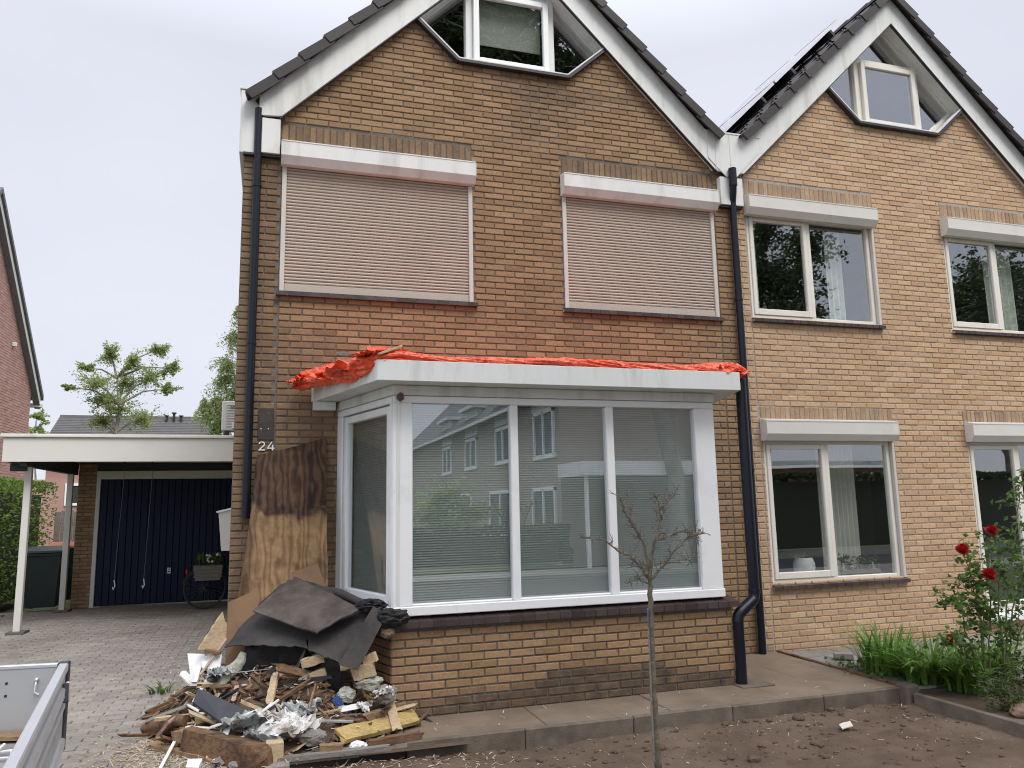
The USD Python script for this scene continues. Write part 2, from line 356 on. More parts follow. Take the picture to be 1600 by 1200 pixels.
mat('felt_brown', (.075, .063, .056), .9, .25, 9, c2=(.145, .118, .10), f2=(.4, .75), s2=4.5, bump=.9, bscale=170, spec=.3)
mat('black_film', (.009, .009, .010), .45, .2, 9, bump=.4, bscale=40, spec=.25)
mat('slate_board', (.022, .026, .032), .5, .2, 5, c2=(.06, .06, .06), f2=(.55, .8), s2=6, bump=.2)
mat('hardboard', (.20, .115, .058), .75, .2, 6, c2=(.10, .06, .035), f2=(.5, .8), s2=3)
def mat_wood(name, c, cd, rough=.75, stretch=(2, 2, 2), rings=0, dist=6.0, c3=None, f3=(.5, .62), s3=2.2):
    """streaky grain; with rings, the flamed figure of peeled veneer"""
    n = {'g': ('geometry', {}), 'mp': ('mapping', {'scale': stretch}),
         'w': ('wave_texture', {'wave_type': 'bands', 'bands_direction': 'x', 'scale': rings, 'distortion': dist, 'detail': 3.0, 'detail_scale': 1.1, 'detail_roughness': .6}) if rings else ('noise_texture', {'scale': 3.0, 'detail': 8.0, 'roughness': .68, 'distortion': .4}),
         'r': ('rgb_ramp', {'ramp': [(.15, c), (.55, tuple(np.array(c)*.85)), (.95, cd)] if rings else [(.30, cd), (.52, tuple(np.array(c)*.85)), (.72, c)]}),
         'n': ('noise_texture', {'scale': 14.0, 'detail': 5.0}), 'rn': ('rgb_ramp', {'ramp': [(.3, (.75,)*3), (.7, (1.18,)*3)]}),
         'mu': ('mix', {'mix_type': 'multiply', 'fac': 1.0}),
         'b': ('bump', {'strength': .45, 'distance': .004}), 'p': ('principled_bsdf', {'roughness': rough, 'specular_ior_level': .3})}
    l = [('g.position', 'mp.vector'), ('mp.vector', 'w.vector'), ('w.fac', 'r.fac'), ('mp.vector', 'n.vector'), ('n.fac', 'rn.fac'),
         ('r.color', 'mu.color1'), ('rn.color', 'mu.color2'), ('w.fac', 'b.height'), ('b.normal', 'p.normal')]
    col = 'mu.color'
    if c3:
        n['n3'] = ('noise_texture', {'scale': s3, 'detail': 6.0, 'roughness': .6})
        n['r3'] = ('rgb_ramp', {'ramp': [(f3[0], (0, 0, 0)), (f3[1], (1, 1, 1))]}); n['m3'] = ('mix', {'mix_type': 'mix', 'color2': c3})
        l += [('g.position', 'n3.vector'), ('n3.fac', 'r3.fac'), ('r3.color', 'm3.fac'), (col, 'm3.color1')]; col = 'm3.color'
    l.append((col, 'p.base_color'))
    LOOK[name] = usdkit.material(stage, f'/World/Looks/{name}', n, l, surface='p.BSDF')
_n = {'g': ('geometry', {}), 'mp': ('mapping', {'scale': (2.4, 2, .55)}), 'w': ('wave_texture', {'wave_type': 'bands', 'bands_direction': 'x', 'scale': 2.0, 'distortion': 14.0, 'detail': 3.0, 'detail_scale': 1.1, 'detail_roughness': .6}),
      'r': ('rgb_ramp', {'ramp': [(.15, (.32, .205, .105)), (.55, (.285, .175, .088)), (.95, (.225, .128, .062))]}), 'a': ('attribute', {'attribute': 'tone'}), 'sp': ('separate_color', {'color_type': 'rgb'}),
      'n': ('noise_texture', {'scale': 9.0, 'detail': 6.0, 'roughness': .7}), 'rn': ('rgb_ramp', {'ramp': [(.3, (.55,)*3), (.7, (1.15,)*3)]}), 'mu': ('mix', {'mix_type': 'multiply', 'fac': 1.0}),
      'wd': ('rgb_ramp', {'ramp': [(.1, (.085, .046, .030)), (.9, (.032, .018, .014))]}), 'mx': ('mix', {'mix_type': 'mix'}), 'b': ('bump', {'strength': .4, 'distance': .004}), 'p': ('principled_bsdf', {'roughness': .8, 'specular_ior_level': .25})}
LOOK['plywood'] = usdkit.material(stage, '/World/Looks/plywood', _n, [('g.position', 'mp.vector'), ('mp.vector', 'w.vector'), ('w.fac', 'r.fac'), ('w.fac', 'wd.fac'), ('a.color', 'sp.color'), ('g.position', 'n.vector'), ('n.fac', 'rn.fac'),
      ('r.color', 'mx.color1'), ('wd.color', 'mx.color2'), ('sp.b', 'mx.fac'), ('mx.color', 'mu.color1'), ('rn.color', 'mu.color2'), ('mu.color', 'p.base_color'), ('w.fac', 'b.height'), ('b.normal', 'p.normal')], surface='p.BSDF')
mat_wood('rotten_wood', (.20, .115, .060), (.055, .030, .018), stretch=(1.6, 9, 12), c3=(.03, .02, .015), f3=(.5, .65), s3=5)
mat_wood('old_wood', (.30, .20, .115), (.15, .085, .045), stretch=(1.6, 9, 12), c3=(.09, .06, .04), f3=(.55, .7), s3=6)
mat_wood('pale_wood', (.56, .43, .27), (.40, .27, .15), stretch=(1.6, 9, 12), c3=(.25, .17, .1), f3=(.6, .75), s3=6)
mat_wood('yellow_wood', (.50, .37, .15), (.36, .24, .08), stretch=(1.6, 9, 12), c3=(.17, .10, .05), f3=(.55, .72), s3=5)
mat_wood('grey_wood', (.24, .22, .195), (.13, .115, .10), stretch=(1.6, 9, 12))
mat('pink_lath', (.42, .29, .235), .6, .12, 8)
mat('foam_white', (.74, .74, .72), .7, .06, 12, c2=(.48, .43, .35), f2=(.55, .75), s2=7, bump=.3, bscale=120)
mat('film_white', (.66, .65, .62), .35, .15, 9, c2=(.22, .15, .09), f2=(.5, .66), s2=7)
mat('film_grey', (.36, .38, .37), .3, .25, 10, c2=(.18, .17, .15), f2=(.5, .75), s2=8)
mat('glass_wool', (.42, .43, .36), .95, .25, 25, c2=(.20, .18, .13), f2=(.5, .7), s2=9, bump=1, bscale=90)
mat('cardboard', (.22, .145, .095), .85, .25, 14, c2=(.10, .065, .045), f2=(.5, .7), s2=8)
mat('blue_print', (.03, .09, .26), .4, .1, 10)
mat('packet_white', (.68, .69, .70), .4, .06, 10)
mat('chip', (.46, .37, .26), .85, .3, 60)
mat('chip_pale', (.62, .58, .50), .8, .2, 60)
mat('aluminium', (.62, .63, .64), .42, .06, 5, metal=.75, bump=.05)
mat('trailer_sheet', (.40, .41, .41), .5, .05, 3, metal=.3, c2=(.30, .30, .29), f2=(.5, .8), s2=2)
mat('trailer_floor', (.20, .185, .18), .7, .25, 4, c2=(.32, .3, .29), f2=(.5, .7), s2=3)
mat('black_rubber', (.018, .018, .019), .6, .1, 8)
mat('wire', (.7, .7, .7), .35, .05, 5)
mat('bin_green', (.010, .020, .020), .45, .1, 6)
mat('bin_orange', (.55, .15, .04), .5, .1, 6)
mat('bark', (.155, .13, .095), .9, .35, 30, c2=(.065, .07, .04), f2=(.45, .7), s2=12, bump=.8, bscale=90)
mat('bark_grey', (.26, .24, .20), .9, .3, 10, c2=(.1, .09, .07), f2=(.5, .7), s2=5, bump=.6, bscale=40)
mat('twig_dark', (.02, .024, .012), .95, .3, 8)
mat('stem_green', (.10, .13, .045), .6, .25, 20, c2=(.15, .09, .05), f2=(.5, .7), s2=9)
mat_leaf('leaf_hedge', (.04, .09, .014), (.20, .31, .04), .35)
mat_leaf('leaf_birch', (.17, .24, .075), (.42, .50, .20), .55)
mat_leaf('leaf_tree', (.018, .036, .010), (.06, .10, .022), .3)
mat_leaf('leaf_rose', (.035, .08, .018), (.14, .23, .05), .35, .35)
mat_leaf('blade', (.06, .13, .02), (.20, .36, .07), .4, .4)
mat_leaf('weed_leaf', (.04, .09, .02), (.14, .22, .05), .35, .5)
mat_leaf('petal_red', (.22, .004, .006), (.45, .008, .012), .25, .5)
mat_leaf('petal_white', (.7, .7, .68), (.85, .85, .8), .3, .6)
mat('stone', (.24, .22, .2), .85, .2, 12, bump=.5)
mat('wicker', (.16, .145, .12), .8, .3, 60, bump=.8, bscale=120)
mat('red_lamp', (.45, .01, .01), .25, .05, 5)
mat('room_wall', (.22, .21, .19), .9, .05, 1)
mat('room_floor', (.10, .08, .06), .8, .2, 2)
mat('blind', (.40, .44, .42), .55, .05, 2)
mat('roller_blind', (.40, .44, .38), .8, .04, 2)
mat('curtain', (.66, .65, .60), .9, .10, 3)
mat('net_curtain', (.62, .66, .58), .9, .25, 9)
mat('pot_white', (.74, .76, .75), .3, .04, 5)
mat('far_tile', (.115, .112, .115), .7, .15, 3)
mat('pink_wall', (.40, .24, .21), .9, .1, 2)
mat('ac_white', (.55, .54, .50), .5, .05, 4)
mat('panel_frame', (.55, .56, .58), .35, .05, 4, metal=.8)
mat('solar_cell', (.03, .035, .05), .12, .1, 2, spec=.9, coat=.6)
mat('number_white', (.75, .75, .73), .45, .05, 10)
mat('plate_dark', (.036, .031, .027), .6, .2, 10)
mat('grey_house', (.30, .25, .21), .9, .12, 2)
mat_glass('glass_bay', .20, .7, tint=(.955, .975, .965))
mat_glass('glass', .17, .8, tint=(.96, .975, .97))
mat_glass('glass_far', .22, .8)

# ================================================================ GROUND, DRIVEWAY, PATH, SOIL
CO, JT, BL = .0673, .0125, .222                    # brick course, joint, brick pitch
WHOLE = np.array([(0, 0, 0)])
setting('ground', bx(-90, 110, -90, 110, -.40, -.20), 'lawn')
# the street in front, its pavements and kerb
setting('street', bx(-60, 60, -13.0, -9.2, -.25, -.16), 'asphalt')
setting('pavement', bx(-60, 60, -9.2, -7.2, -.25, -.06), 'tile_grey', tone=np.tile((.5, .5, .2), (8, 1)))
setting('far_pavement', bx(-60, 60, -14.4, -13.0, -.25, -.06), 'tile_grey', tone=np.tile((.4, .5, .2), (8, 1)))

# front garden soil: trodden, lumpy
def soil_mesh():
    xs = np.arange(-1.7, 5.43, .045); ys = np.arange(-6.9, -1.78, .045)
    X, Y = np.meshgrid(xs, ys, indexing='ij'); P = np.c_[X.ravel(), Y.ravel(), 0*X.ravel()]
    h = -.125 + .09*(meshkit.fbm(P*1.1, 4, 3)-.5) + .045*(meshkit.fbm(P*6, 3, 5)-.5) + .03*np.maximum(0, meshkit.noise(P*16, 9)-.55)
    edge = np.clip((P[:, 0]+.1)/.9, 0, 1); h = h*edge + (1-edge)*-.06
    h += .07*np.exp(-((P[:, 0]-.9)/.6)**2-((P[:, 1]+2.05)/.25)**2)
    P[:, 2] = h
    nx, ny = X.shape; idx = np.arange(nx*ny).reshape(nx, ny)
    q = np.stack([idx[:-1, :-1].ravel(), idx[1:, :-1].ravel(), idx[1:, 1:].ravel(), idx[:-1, 1:].ravel()], 1)
    c = P[q].mean(1); q = q[~((c[:, 0] < -.35-(c[:, 1]+2.0)*.25*0) & (c[:, 1] > -2.4)) | (c[:, 0] > .9)]
    c = P[q].mean(1)
    q = q[(c[:, 0] > .95-1.35*np.clip((-1.78-c[:, 1])/.5, 0, 1)-.3)]
    return trimesh.Trimesh(P, np.vstack([q[:, [0, 1, 2]], q[:, [0, 2, 3]]]), process=False)
SOIL = soil_mesh()
setting('garden_soil', SOIL, 'soil', smooth=True)
def soil_z(x, y):
    d = (SOIL.vertices[:, 0]-x)**2+(SOIL.vertices[:, 1]-y)**2
    return SOIL.vertices[d.argmin(), 2]

# driveway: clay pavers in running bond, courses across
setting('driveway_bed', prism_z([(-4.6, -7.2), (-.35, -7.2), (-.35, -2.0), (1.05, -1.80), (1.05, 0.1), (-.3, .1), (-.3, 8.2), (-4.6, 8.2)], -.22, -.012), 'dark_joint')
PAVE = part_root = thing('driveway', 'grey brown driveway of small clay pavers running back to the garage', 'driveway', (-2, 2, 0), kind='structure')
tag(PAVE, kind='structure')
allp = []
area = Polygon([(-4.6, -7.1), (-.42, -7.1), (-.30, -2.1), (1.0, -1.82), (1.0, -.02), (-.36, -.02), (-.36, 8.06), (-4.6, 8.06)])
row = 0
y = -7.05
while y < 8.06:
    free = LineString([(-4.6, y+.05), (1.0, y+.05)]).intersection(area)
    for g in (free.geoms if hasattr(free, 'geoms') else [free]):
        if g.is_empty: continue
        a, b = g.bounds[0], g.bounds[2]
        x = -4.6 + (row % 2)*.1
        while x < b:
            x0, x1 = max(x+.002, a), min(x+.198, b)
            if x1-x0 > .03: allp.append((x0, x1, y+.002, y+.098))
            x += .2
    y += .1; row += 1
def paver_mesh(b, rng):
    x0, x1, y0, y1 = b; c = .006
    z = rng.normal(0, .0018); tx, ty = rng.normal(0, .0012, 2)
    V = []
    for (q, zz) in ((0, -.03), (0, z-c), (c, z)):
        for (X, Y) in ((x0+q, y0+q), (x1-q, y0+q), (x1-q, y1-q), (x0+q, y1-q)):
            V.append((X, Y, zz+(tx if X > (x0+x1)/2 else -tx)+(ty if Y > (y0+y1)/2 else -ty)))
    F = [(i+j, (i+1) % 4+j, (i+1) % 4+j+4, i+j+4) for j in (0, 4) for i in range(4)] + [(8, 9, 10, 11)]
    stain = meshkit.fbm(np.array([[(x0+x1)/2*.55, y0*.55, 0]]), 4, 21)[0]
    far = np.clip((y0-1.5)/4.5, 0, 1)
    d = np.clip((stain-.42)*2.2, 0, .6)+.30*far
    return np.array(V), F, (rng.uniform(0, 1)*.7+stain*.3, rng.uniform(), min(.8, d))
vis = [(-1.0/((b[0]-CAM[0])**2+(b[2]-CAM[1])**2) if (b[2] > -2.6 and -3.6 < b[0] < .6) else 0, i) for i, b in enumerate(allp)]
top = set(i for s, i in sorted(vis)[:300])
rest = MB(); rng = np.random.default_rng(31)
for i, b in enumerate(allp):
    V, F, t = paver_mesh(b, rng)
    if i in top:
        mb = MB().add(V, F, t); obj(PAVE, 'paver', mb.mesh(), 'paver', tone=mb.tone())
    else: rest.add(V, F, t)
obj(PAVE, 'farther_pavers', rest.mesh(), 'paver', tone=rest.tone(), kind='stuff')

# the path of concrete slabs round the bay, with kerb stones
setting('path_bed', prism_z([(1.0, -1.80), (5.44, -1.80), (5.44, .02), (4.2, .02), (4.2, -1.15), (1.0, -1.15)], -.22, -.012), 'dark_joint')
PATH = thing('path', 'narrow muddy concrete slab path along the bay window', 'path', (3, -1.5, 0), kind='structure')
rng = np.random.default_rng(4)
def slab(x0, x1, y0, y1):
    z = rng.normal(0, .003)
    obj(PATH, 'slab', bx(x0+.002, x1-.002, y0+.002, y1-.002, -.05, z, .006), 'mud_concrete')
for k in range(3): slab(1.0+k*1.067, 2.067+k*1.067, -1.80, -1.20)
for (a, b, c, d) in ((4.2, 4.8, -1.80, -1.2), (4.8, 5.42, -1.80, -1.2), (4.2, 4.8, -1.2, -.6), (4.8, 5.42, -1.2, -.6), (4.3, 4.8, -.6, 0), (4.8, 5.42, -.6, 0)): slab(a, b, c, d)
for k in range(5):
    x0 = .98+k*.896
    obj(PATH, 'kerb_stone', bx(x0, x0+.89, -1.855, -1.803, -.24, .004+rng.normal(0, .003), .008), 'concrete')
# edge boards and kerb towards the neighbour
KB = thing('garden_edging', 'thin concrete edging boards between bare soil and the flower bed', 'edging', (5.44, -3, 0), kind='structure')
obj(KB, 'corner_block', bx(5.36, 5.50, -1.95, -1.80, -.24, .04, .02), 'concrete')
for k in range(3): obj(KB, 'edging_board', bx(5.40, 5.455, -1.96-1.25*(k+1), -1.965-1.25*k, -.24, -.02-.008*k, .006), 'concrete')
for k in range(2): obj(KB, 'edging_board', bx(5.425, 5.465, -.9-.9*k, -.01-.9*k, -.2, .012, .005), 'rotten_wood')

# neighbour's side: grey tiles in front of the wall, a bed of dry earth further out
setting('flower_bed', bx(5.47, 11, -7.0, -1.9, -.22, -.055), 'soil')
NT = thing('neighbour_paving', 'grey square paving tiles in front of the yellow brick house', 'paving', (7, -1, 0), kind='structure')
setting('paving_bed', bx(5.47, 11, -1.9, -.001, -.22, -.030), 'dark_joint')
rng = np.random.default_rng(12)
for i in range(18):
    for j in range(6):
        x0, y0 = 5.475+i*.302, -1.86+j*.302
        z = -.012+rng.normal(0, .002); mb = bx(x0+.002, x0+.298, y0+.002, min(y0+.298, -.03), -.06, z, .005)
        obj(NT, 'paving_tile', mb, 'tile_grey', tone=np.tile((rng.uniform(), .5, rng.uniform(.0, .45)), (len(mb.vertices), 1)))

# ================================================================ HOUSES
def interval_rows(free, segs, z_start=-.1345, z_end=9, zrow0=None):
    """running-bond bricks in the free polygon"""
    out = []
    k = int(round(z_start/CO)); zmax = min(z_end, free.bounds[3])
    while k*CO < zmax:
        z0 = k*CO; zc = z0+CO/2
        for si, (xa, xb) in enumerate(segs):
            line = LineString([(xa, zc), (xb, zc)]).intersection(free)
            for g in (line.geoms if hasattr(line, 'geoms') else [line]):
                if g.is_empty or g.geom_type != 'LineString': continue
                a, b = g.bounds[0], g.bounds[2]
                x = xa + (0 if k % 2 else -BL/2)
                while x < b:
                    x0, x1 = max(x+JT/2, a+.004), min(x+BL-JT/2, b-.004)
                    if x1-x0 > .025: out.append((x0, x1, z0+JT/2, z0+CO-JT/2))
                    x += BL
        k += 1
    return out
def soldiers(x0, x1, z0, z1):
    n = int(round((x1-x0)/CO)); w = (x1-x0)/n
    return [(x0+i*w+.006, x0+(i+1)*w-.006, z0+.006, z1-.006) for i in range(n)]
def brick_geo(b, P0, U, N, rng, tone):
    """front face with chamfered arrises, N points into the wall"""
    x0, x1, z0, z1 = b; c = .0045; j = rng.normal(0, .0016); V = []
    q = rng.normal(0, .0011, (4, 2))
    for (ins, dep) in ((0, .022), (0, c+j), (c, j)):
        for n, (X, Z) in enumerate(((x0+ins, z0+ins), (x1-ins, z0+ins), (x1-ins, z1-ins), (x0+ins, z1-ins))):
            s, z = X+q[n, 0], Z+q[n, 1]
            V.append(P0+U*s+N*dep+np.array([0, 0, z]))
    F = [(i+j_, (i+1) % 4+j_, (i+1) % 4+j_+4, i+j_+4) for j_ in (0, 4) for i in range(4)] + [(8, 9, 10, 11)]
    return np.array(V), F, tone
def lay(house, bricks, matname, seed):
    """bricks: list of (rect, P0, U, N, dirt). The 300 that show largest become parts, the rest one part."""
    rng = np.random.default_rng(seed); sc = []
    for i, (b, P0, U, N, dirt) in enumerate(bricks):
        c = P0+U*(b[0]+b[1])/2+np.array([0, 0, (b[2]+b[3])/2]); v = c-CAM; d2 = v@v
        a = (b[1]-b[0])*(b[3]-b[2])*max(0, (v@N))/d2**1.5
        px = 800+FPX*(v@CR)/max(.01, v@_f); py = 600-FPX*(v@CU)/max(.01, v@_f)
        if not (0 < px < 1600 and 0 < py < 1200): a = 0
        sc.append((-a, i))
    top = set(i for a, i in sorted(sc)[:300]); rest = MB()
    for i, (b, P0, U, N, dirt) in enumerate(bricks):
        V, F, t = brick_geo(b, P0, U, N, rng, (.12+.76*rng.uniform(), rng.uniform(), dirt))
        if i in top:
            mb = MB().add(V, F, t); obj(house, 'brick', mb.mesh(), matname, tone=mb.tone())
        else: rest.add(V, F, t)
    obj(house, 'smaller_bricks', rest.mesh(), matname, tone=rest.tone(), kind='stuff')
EX, EY, EZ = np.eye(3)

SL = .98                                            # roof pitch, rise per metre
def gable_line(xc, off, half): return [(xc+half, 5.6+SL*(2.5-half)+off), (xc, 5.6+SL*2.5+off), (xc-half, 5.6+SL*(2.5-half)+off)]
def gable_poly(xc, x0, x1):
    return Polygon([(x0, -.2), (x1, -.2), (x1, 5.55), (xc+2.62, 5.62), (xc, 8.25), (xc-2.62, 5.62), (x0, 5.45)])
def gable_opening(xc):
    return Polygon([(xc-.65, 6.555), (xc+.64, 6.555), (xc+1.14, 7.005), (xc, 8.12), (xc-1.135, 7.005)])

def barges(house, xc):
    for s in (-1, 1):
        lo, hi = (0.0, .40)
        pts = [(xc+s*2.72, 5.6+SL*(-.22)+.20), (xc+s*2.5, 5.6+lo), (xc, 8.05+lo), (xc, 8.05+hi), (xc+s*2.72, 5.6-SL*.22+hi)]
        if s < 0: pass
        obj(house, 'barge_board', prism_y(Polygon(pts), -.085, -.055), 'white_board')
        q = [(xc+s*2.5, 5.625), (xc, 8.075), (xc, 8.13), (xc+s*2.5, 5.68)]
        obj(house, 'soffit_board', prism_y(Polygon(q), -.056, .28), 'white_board')
        t = [(xc+s*2.52, 5.583), (xc+s*.002, 8.052), (xc+s*.002, 8.036), (xc+s*2.52, 5.567)]
        obj(house, 'barge_trim', prism_y(Polygon(t), -.087, -.05), 'black_trim')

def roof(house, xc, depth, halves, panels=False):
    """two tiled slopes, a verge row of single tiles at the front and the rest as one part"""
    for s in (-1, 1):
        half = halves[0] if s < 0 else halves[1]
        d = np.array([-s*1.0, 0, SL]); L = half*math.hypot(1, SL); d /= np.linalg.norm(d); n = np.array([s*SL, 0, 1.0]); n /= np.linalg.norm(n)
        base = np.array([xc+s*half, 0, 8.05+.40-SL*half])
        rw = part(house, 'roof_slope') if False else house
        deck = MB()
        A, B = base+n*.005, base+d*L+n*.005
        V = [A+EY*-.05, A+EY*depth, B+EY*depth, B+EY*-.05]; V = V+[v-n*.12 for v in V]
        deck.add(np.array(V), [(0, 1, 2, 3), (7, 6, 5, 4), (0, 4, 5, 1), (1, 5, 6, 2), (2, 6, 7, 3), (3, 7, 4, 0)])
        mesh_ = deck.mesh(); mesh_.fix_normals(); obj(house, 'roof_deck', mesh_, 'black_trim')
        ex, tl, w = .345, .42, .30
        nrow = int(L/ex)+1; rest = MB(); rng = np.random.default_rng(int(xc*10)+s)
        ncol = int(depth/w)
        for r_ in range(nrow):
            for c in range(ncol):
                if c > 10 and r_ < -1: continue
                y0 = -.17+c*w; y1 = y0+w-.004
                p = base + d*(r_*ex-.05); e = p + d*min(tl, L-(r_*ex-.05)+.02)
                lift0, lift1 = .060, .034
                prof = [(0.0, .0), (.10, .028), (.5, .004), (.80, .0), (.92, .03), (1.0, .028)]
                V = []
                jz = rng.normal(0, .003)
                for (q, lf) in ((p, lift0), (e, lift1)):
                    for (u, hh) in prof: V.append(q+EY*(y0+(y1-y0)*u)+n*(lf+hh+jz))
                    for (u, hh) in prof: V.append(q+EY*(y0+(y1-y0)*u)+n*(lf+hh+jz-.024))
                k = len(prof); F = []
                for i in range(k-1):
                    F += [(i, i+1, 2*k+i+1, 2*k+i), (k+i+1, k+i, 3*k+i, 3*k+i+1), (i+1, i, k+i, k+i+1), (2*k+i, 2*k+i+1, 3*k+i+1, 3*k+i)]
                F += [(0, 2*k, 3*k, k), (k-1, 2*k-1, 4*k-1, 3*k-1)]
                V = np.array(V)
                t = (rng.uniform(), .5, rng.uniform(0, .35))
                mb = MB().add(V, F, t)
                if c == 0:                          # verge tile: flap turned down over the barge board
                    g = []
                    for (q, lf) in ((p, lift0), (e, lift1)):
                        yo = -.006 if lf == lift0 else .006
                        q2 = q if lf == lift0 else p+d*min(ex+.05, L-(r_*ex-.05)+.02)
                        for yy in (-.185+yo, -.162):
                            for hh in (.024, -.075): g.append(q2+EY*yy+n*(lf+hh))
                    mb.add(np.array(g), [(0, 1, 5, 4), (3, 2, 6, 7), (0, 2, 3, 1), (5, 7, 6, 4), (1, 3, 7, 5), (2, 0, 4, 6)], t)
                    mm = mb.mesh(); obj(house, 'verge_tile', mm, 'roof_tile', tone=mb.tone())
                elif s < 0 and panels and c < 4: obj(house, 'roof_tile', mb.mesh(), 'roof_tile', tone=mb.tone())
                else: rest.add(mb.mesh().vertices, mb.mesh().faces, t)
        obj(house, 'farther_roof_tiles', rest.mesh(), 'roof_tile', tone=rest.tone(), kind='stuff')
    for k in range(int(depth/.40)):
        a = np.arange(0, 9)/8*math.pi; y0 = -.18+k*.40
        V, F = [], []
        for yy, rr in ((y0, .115), (y0+.42, .10)):
            for t_ in a: V.append((xc+rr*1.1*math.cos(t_), yy, 8.05+.40+.01+rr*1.0*math.sin(t_)))
        for i in range(8): F.append((i, i+1, 10+i, 9+i))
        F2 = [f[::-1] for f in F]
        V.append((xc, y0, 8.42)); T = [(18, i+1, i) for i in range(8)]
        mm = trimesh.Trimesh(np.array(V), np.vstack([np.array([(f[0], f[1], f[2]) for f in F2]+[(f[0], f[2], f[3]) for f in F2]), np.array(T)]), process=False)
        obj(house, 'ridge_tile', mm, 'roof_tile', tone=np.tile((.5, .5, .2), (len(V), 1)))
        if k > 6: break

def room(house, x0, x1, y0, z0, z1, depth=3.2, side=.35):
    """dark room behind a window"""
    mb = cat_([bx(x0-side, x1+side, y0+depth, y0+depth+.03, z0, z1), bx(x0-side-.03, x0-side, y0, y0+depth, z0, z1), bx(x1+side, x1+side+.03, y0, y0+depth, z0, z1), bx(x0-side, x1+side, y0, y0+depth, z1, z1+.03)])
    obj(house, 'room_wall', mb, 'room_wall'); obj(house, 'room_floor', bx(x0-side, x1+side, y0, y0+depth, z0-.03, z0), 'room_floor')

def sill(w, x0, x1, z, out=.055, matn='sill_tile', seed=0):
    rng = np.random.default_rng(int(x0*100+500)+seed); n = int(round((x1-x0)/.108)); q = (x1-x0)/n
    for i in range(n):
        a, b = x0+i*q+.003, x0+(i+1)*q-.003; j = rng.normal(0, .001)
        mm = prism_x([(-out+j, z-.052), (.06, z-.052), (.06, z+.012), (-out+j, z-.014)], a, b)
        obj(w, 'sill_tile', mm, matn, tone=np.tile((rng.uniform(), .5, rng.uniform(.1, .5)), (len(mm.vertices), 1)))
    obj(w, 'sill_bed', bx(x0, x1, -out+.012, .058, z-.050, z-.02), 'mortar_pale')

def box_profile(x0, x1, zt, matn, parent, d=.13, h1=.045, front=.145, low=.10):
    pts = [(.0, zt), (-d, zt-.03), (-d, zt-.03-front), (-d+.055, zt-.03-front-low*.75), (0, zt-.03-front-low*.75)]
    mm = prism_x(pts, x0, x1); mm.fix_normals(); obj(parent, 'shutter_box', mm, matn)
    for x in (x0-.006, x1): obj(parent, 'box_end_cap', prism_x([(p[0]*1.02-.001, p[1]) for p in pts], x, x+.006), matn)
    obj(parent, 'box_top_edge', prism_x([(0, zt+.001), (0, zt+.012), (-d-.004, zt-.018), (-d-.004, zt-.030)], x0, x1), matn)

def shuttered(house, x0, x1, z0, zt, name='roller_shutter'):
    w = part(house, name)
    box_profile(x0-.01, x1+.01, zt, 'white_board', w)
    top = zt-.25
    for xx in (x0, x1-.045): obj(w, 'guide_rail', bx(xx, xx+.045, -.012, .035, z0, top+.03, .003), 'shutter_rail')
    n = 37; zb = z0+.085; h = (top+.04-zb)/n
    for i in range(n):
        a = zb+i*h; c = h
        pts = [(.030, a), (.020, a+.003), (.008, a+c*.30), (.006, a+c*.55), (.014, a+c*.88), (.026, a+c-.001), (.034, a+c-.001), (.036, a)]
        mm = prism_x(pts, x0+.046, x1-.046); mm.fix_normals(); obj(w, 'slat', mm, 'shutter_slat', smooth=40)
    obj(w, 'bottom_bar', bx(x0+.046, x1-.046, .004, .03, z0+.004, zb-.003, .004), 'shutter_slat')
    obj(w, 'backing', bx(x0, x1, .07, .09, z0, zt), 'black_trim')
    sill(w, x0-.03, x1+.04, z0)
    return w

def frame_rect(parent, name, x0, x1, z0, z1, w, y0, y1, m_, wb=None, c=.006):
    wb = wb or w
    for (a, b, p, q) in ((x0, x0+w, z0, z1), (x1-w, x1, z0, z1), (x0+w, x1-w, z1-w, z1), (x0+w, x1-w, z0, z0+wb)):
        obj(parent, name, bx(a+.0005, b-.0005, y0, y1, p, q, c), m_)

def neighbour_window(house, x0, x1, z0, z1, mull, left_sash=True, boxtop=None, tall=False):
    w = part(house, 'window')
    frame_rect(w, 'frame', x0, x1, z0, z1, .05, .035, .115, 'cream_paint')
    obj(w, 'mullion', bx(mull-.028, mull+.028, .034, .116, z0+.051, z1-.051, .006), 'cream_paint')
    frame_rect(w, 'sash', x0+.052, mull-.03, z0+.052, z1-.052, .055, .022, .08, 'cream_paint', wb=.075)
    obj(w, 'pane', bx(x0+.105, mull-.083, .052, .056, z0+.125, z1-.105), 'glass')
    obj(w, 'pane', bx(mull+.027, x1-.049, .070, .074, z0+.049, z1-.049), 'glass')
    for xx in (x0-.035 if False else x1+.004,):
        obj(w, 'guide_rail', bx(xx, xx+.04, -.01, .05, z0, z1, .004), 'shutter_rail')
    if boxtop: box_profile(x0-.025, x1+.02, boxtop, 'shutter_box', w)
    if not tall: sill(w, x0-.015, x1+.055, z0)
    return w

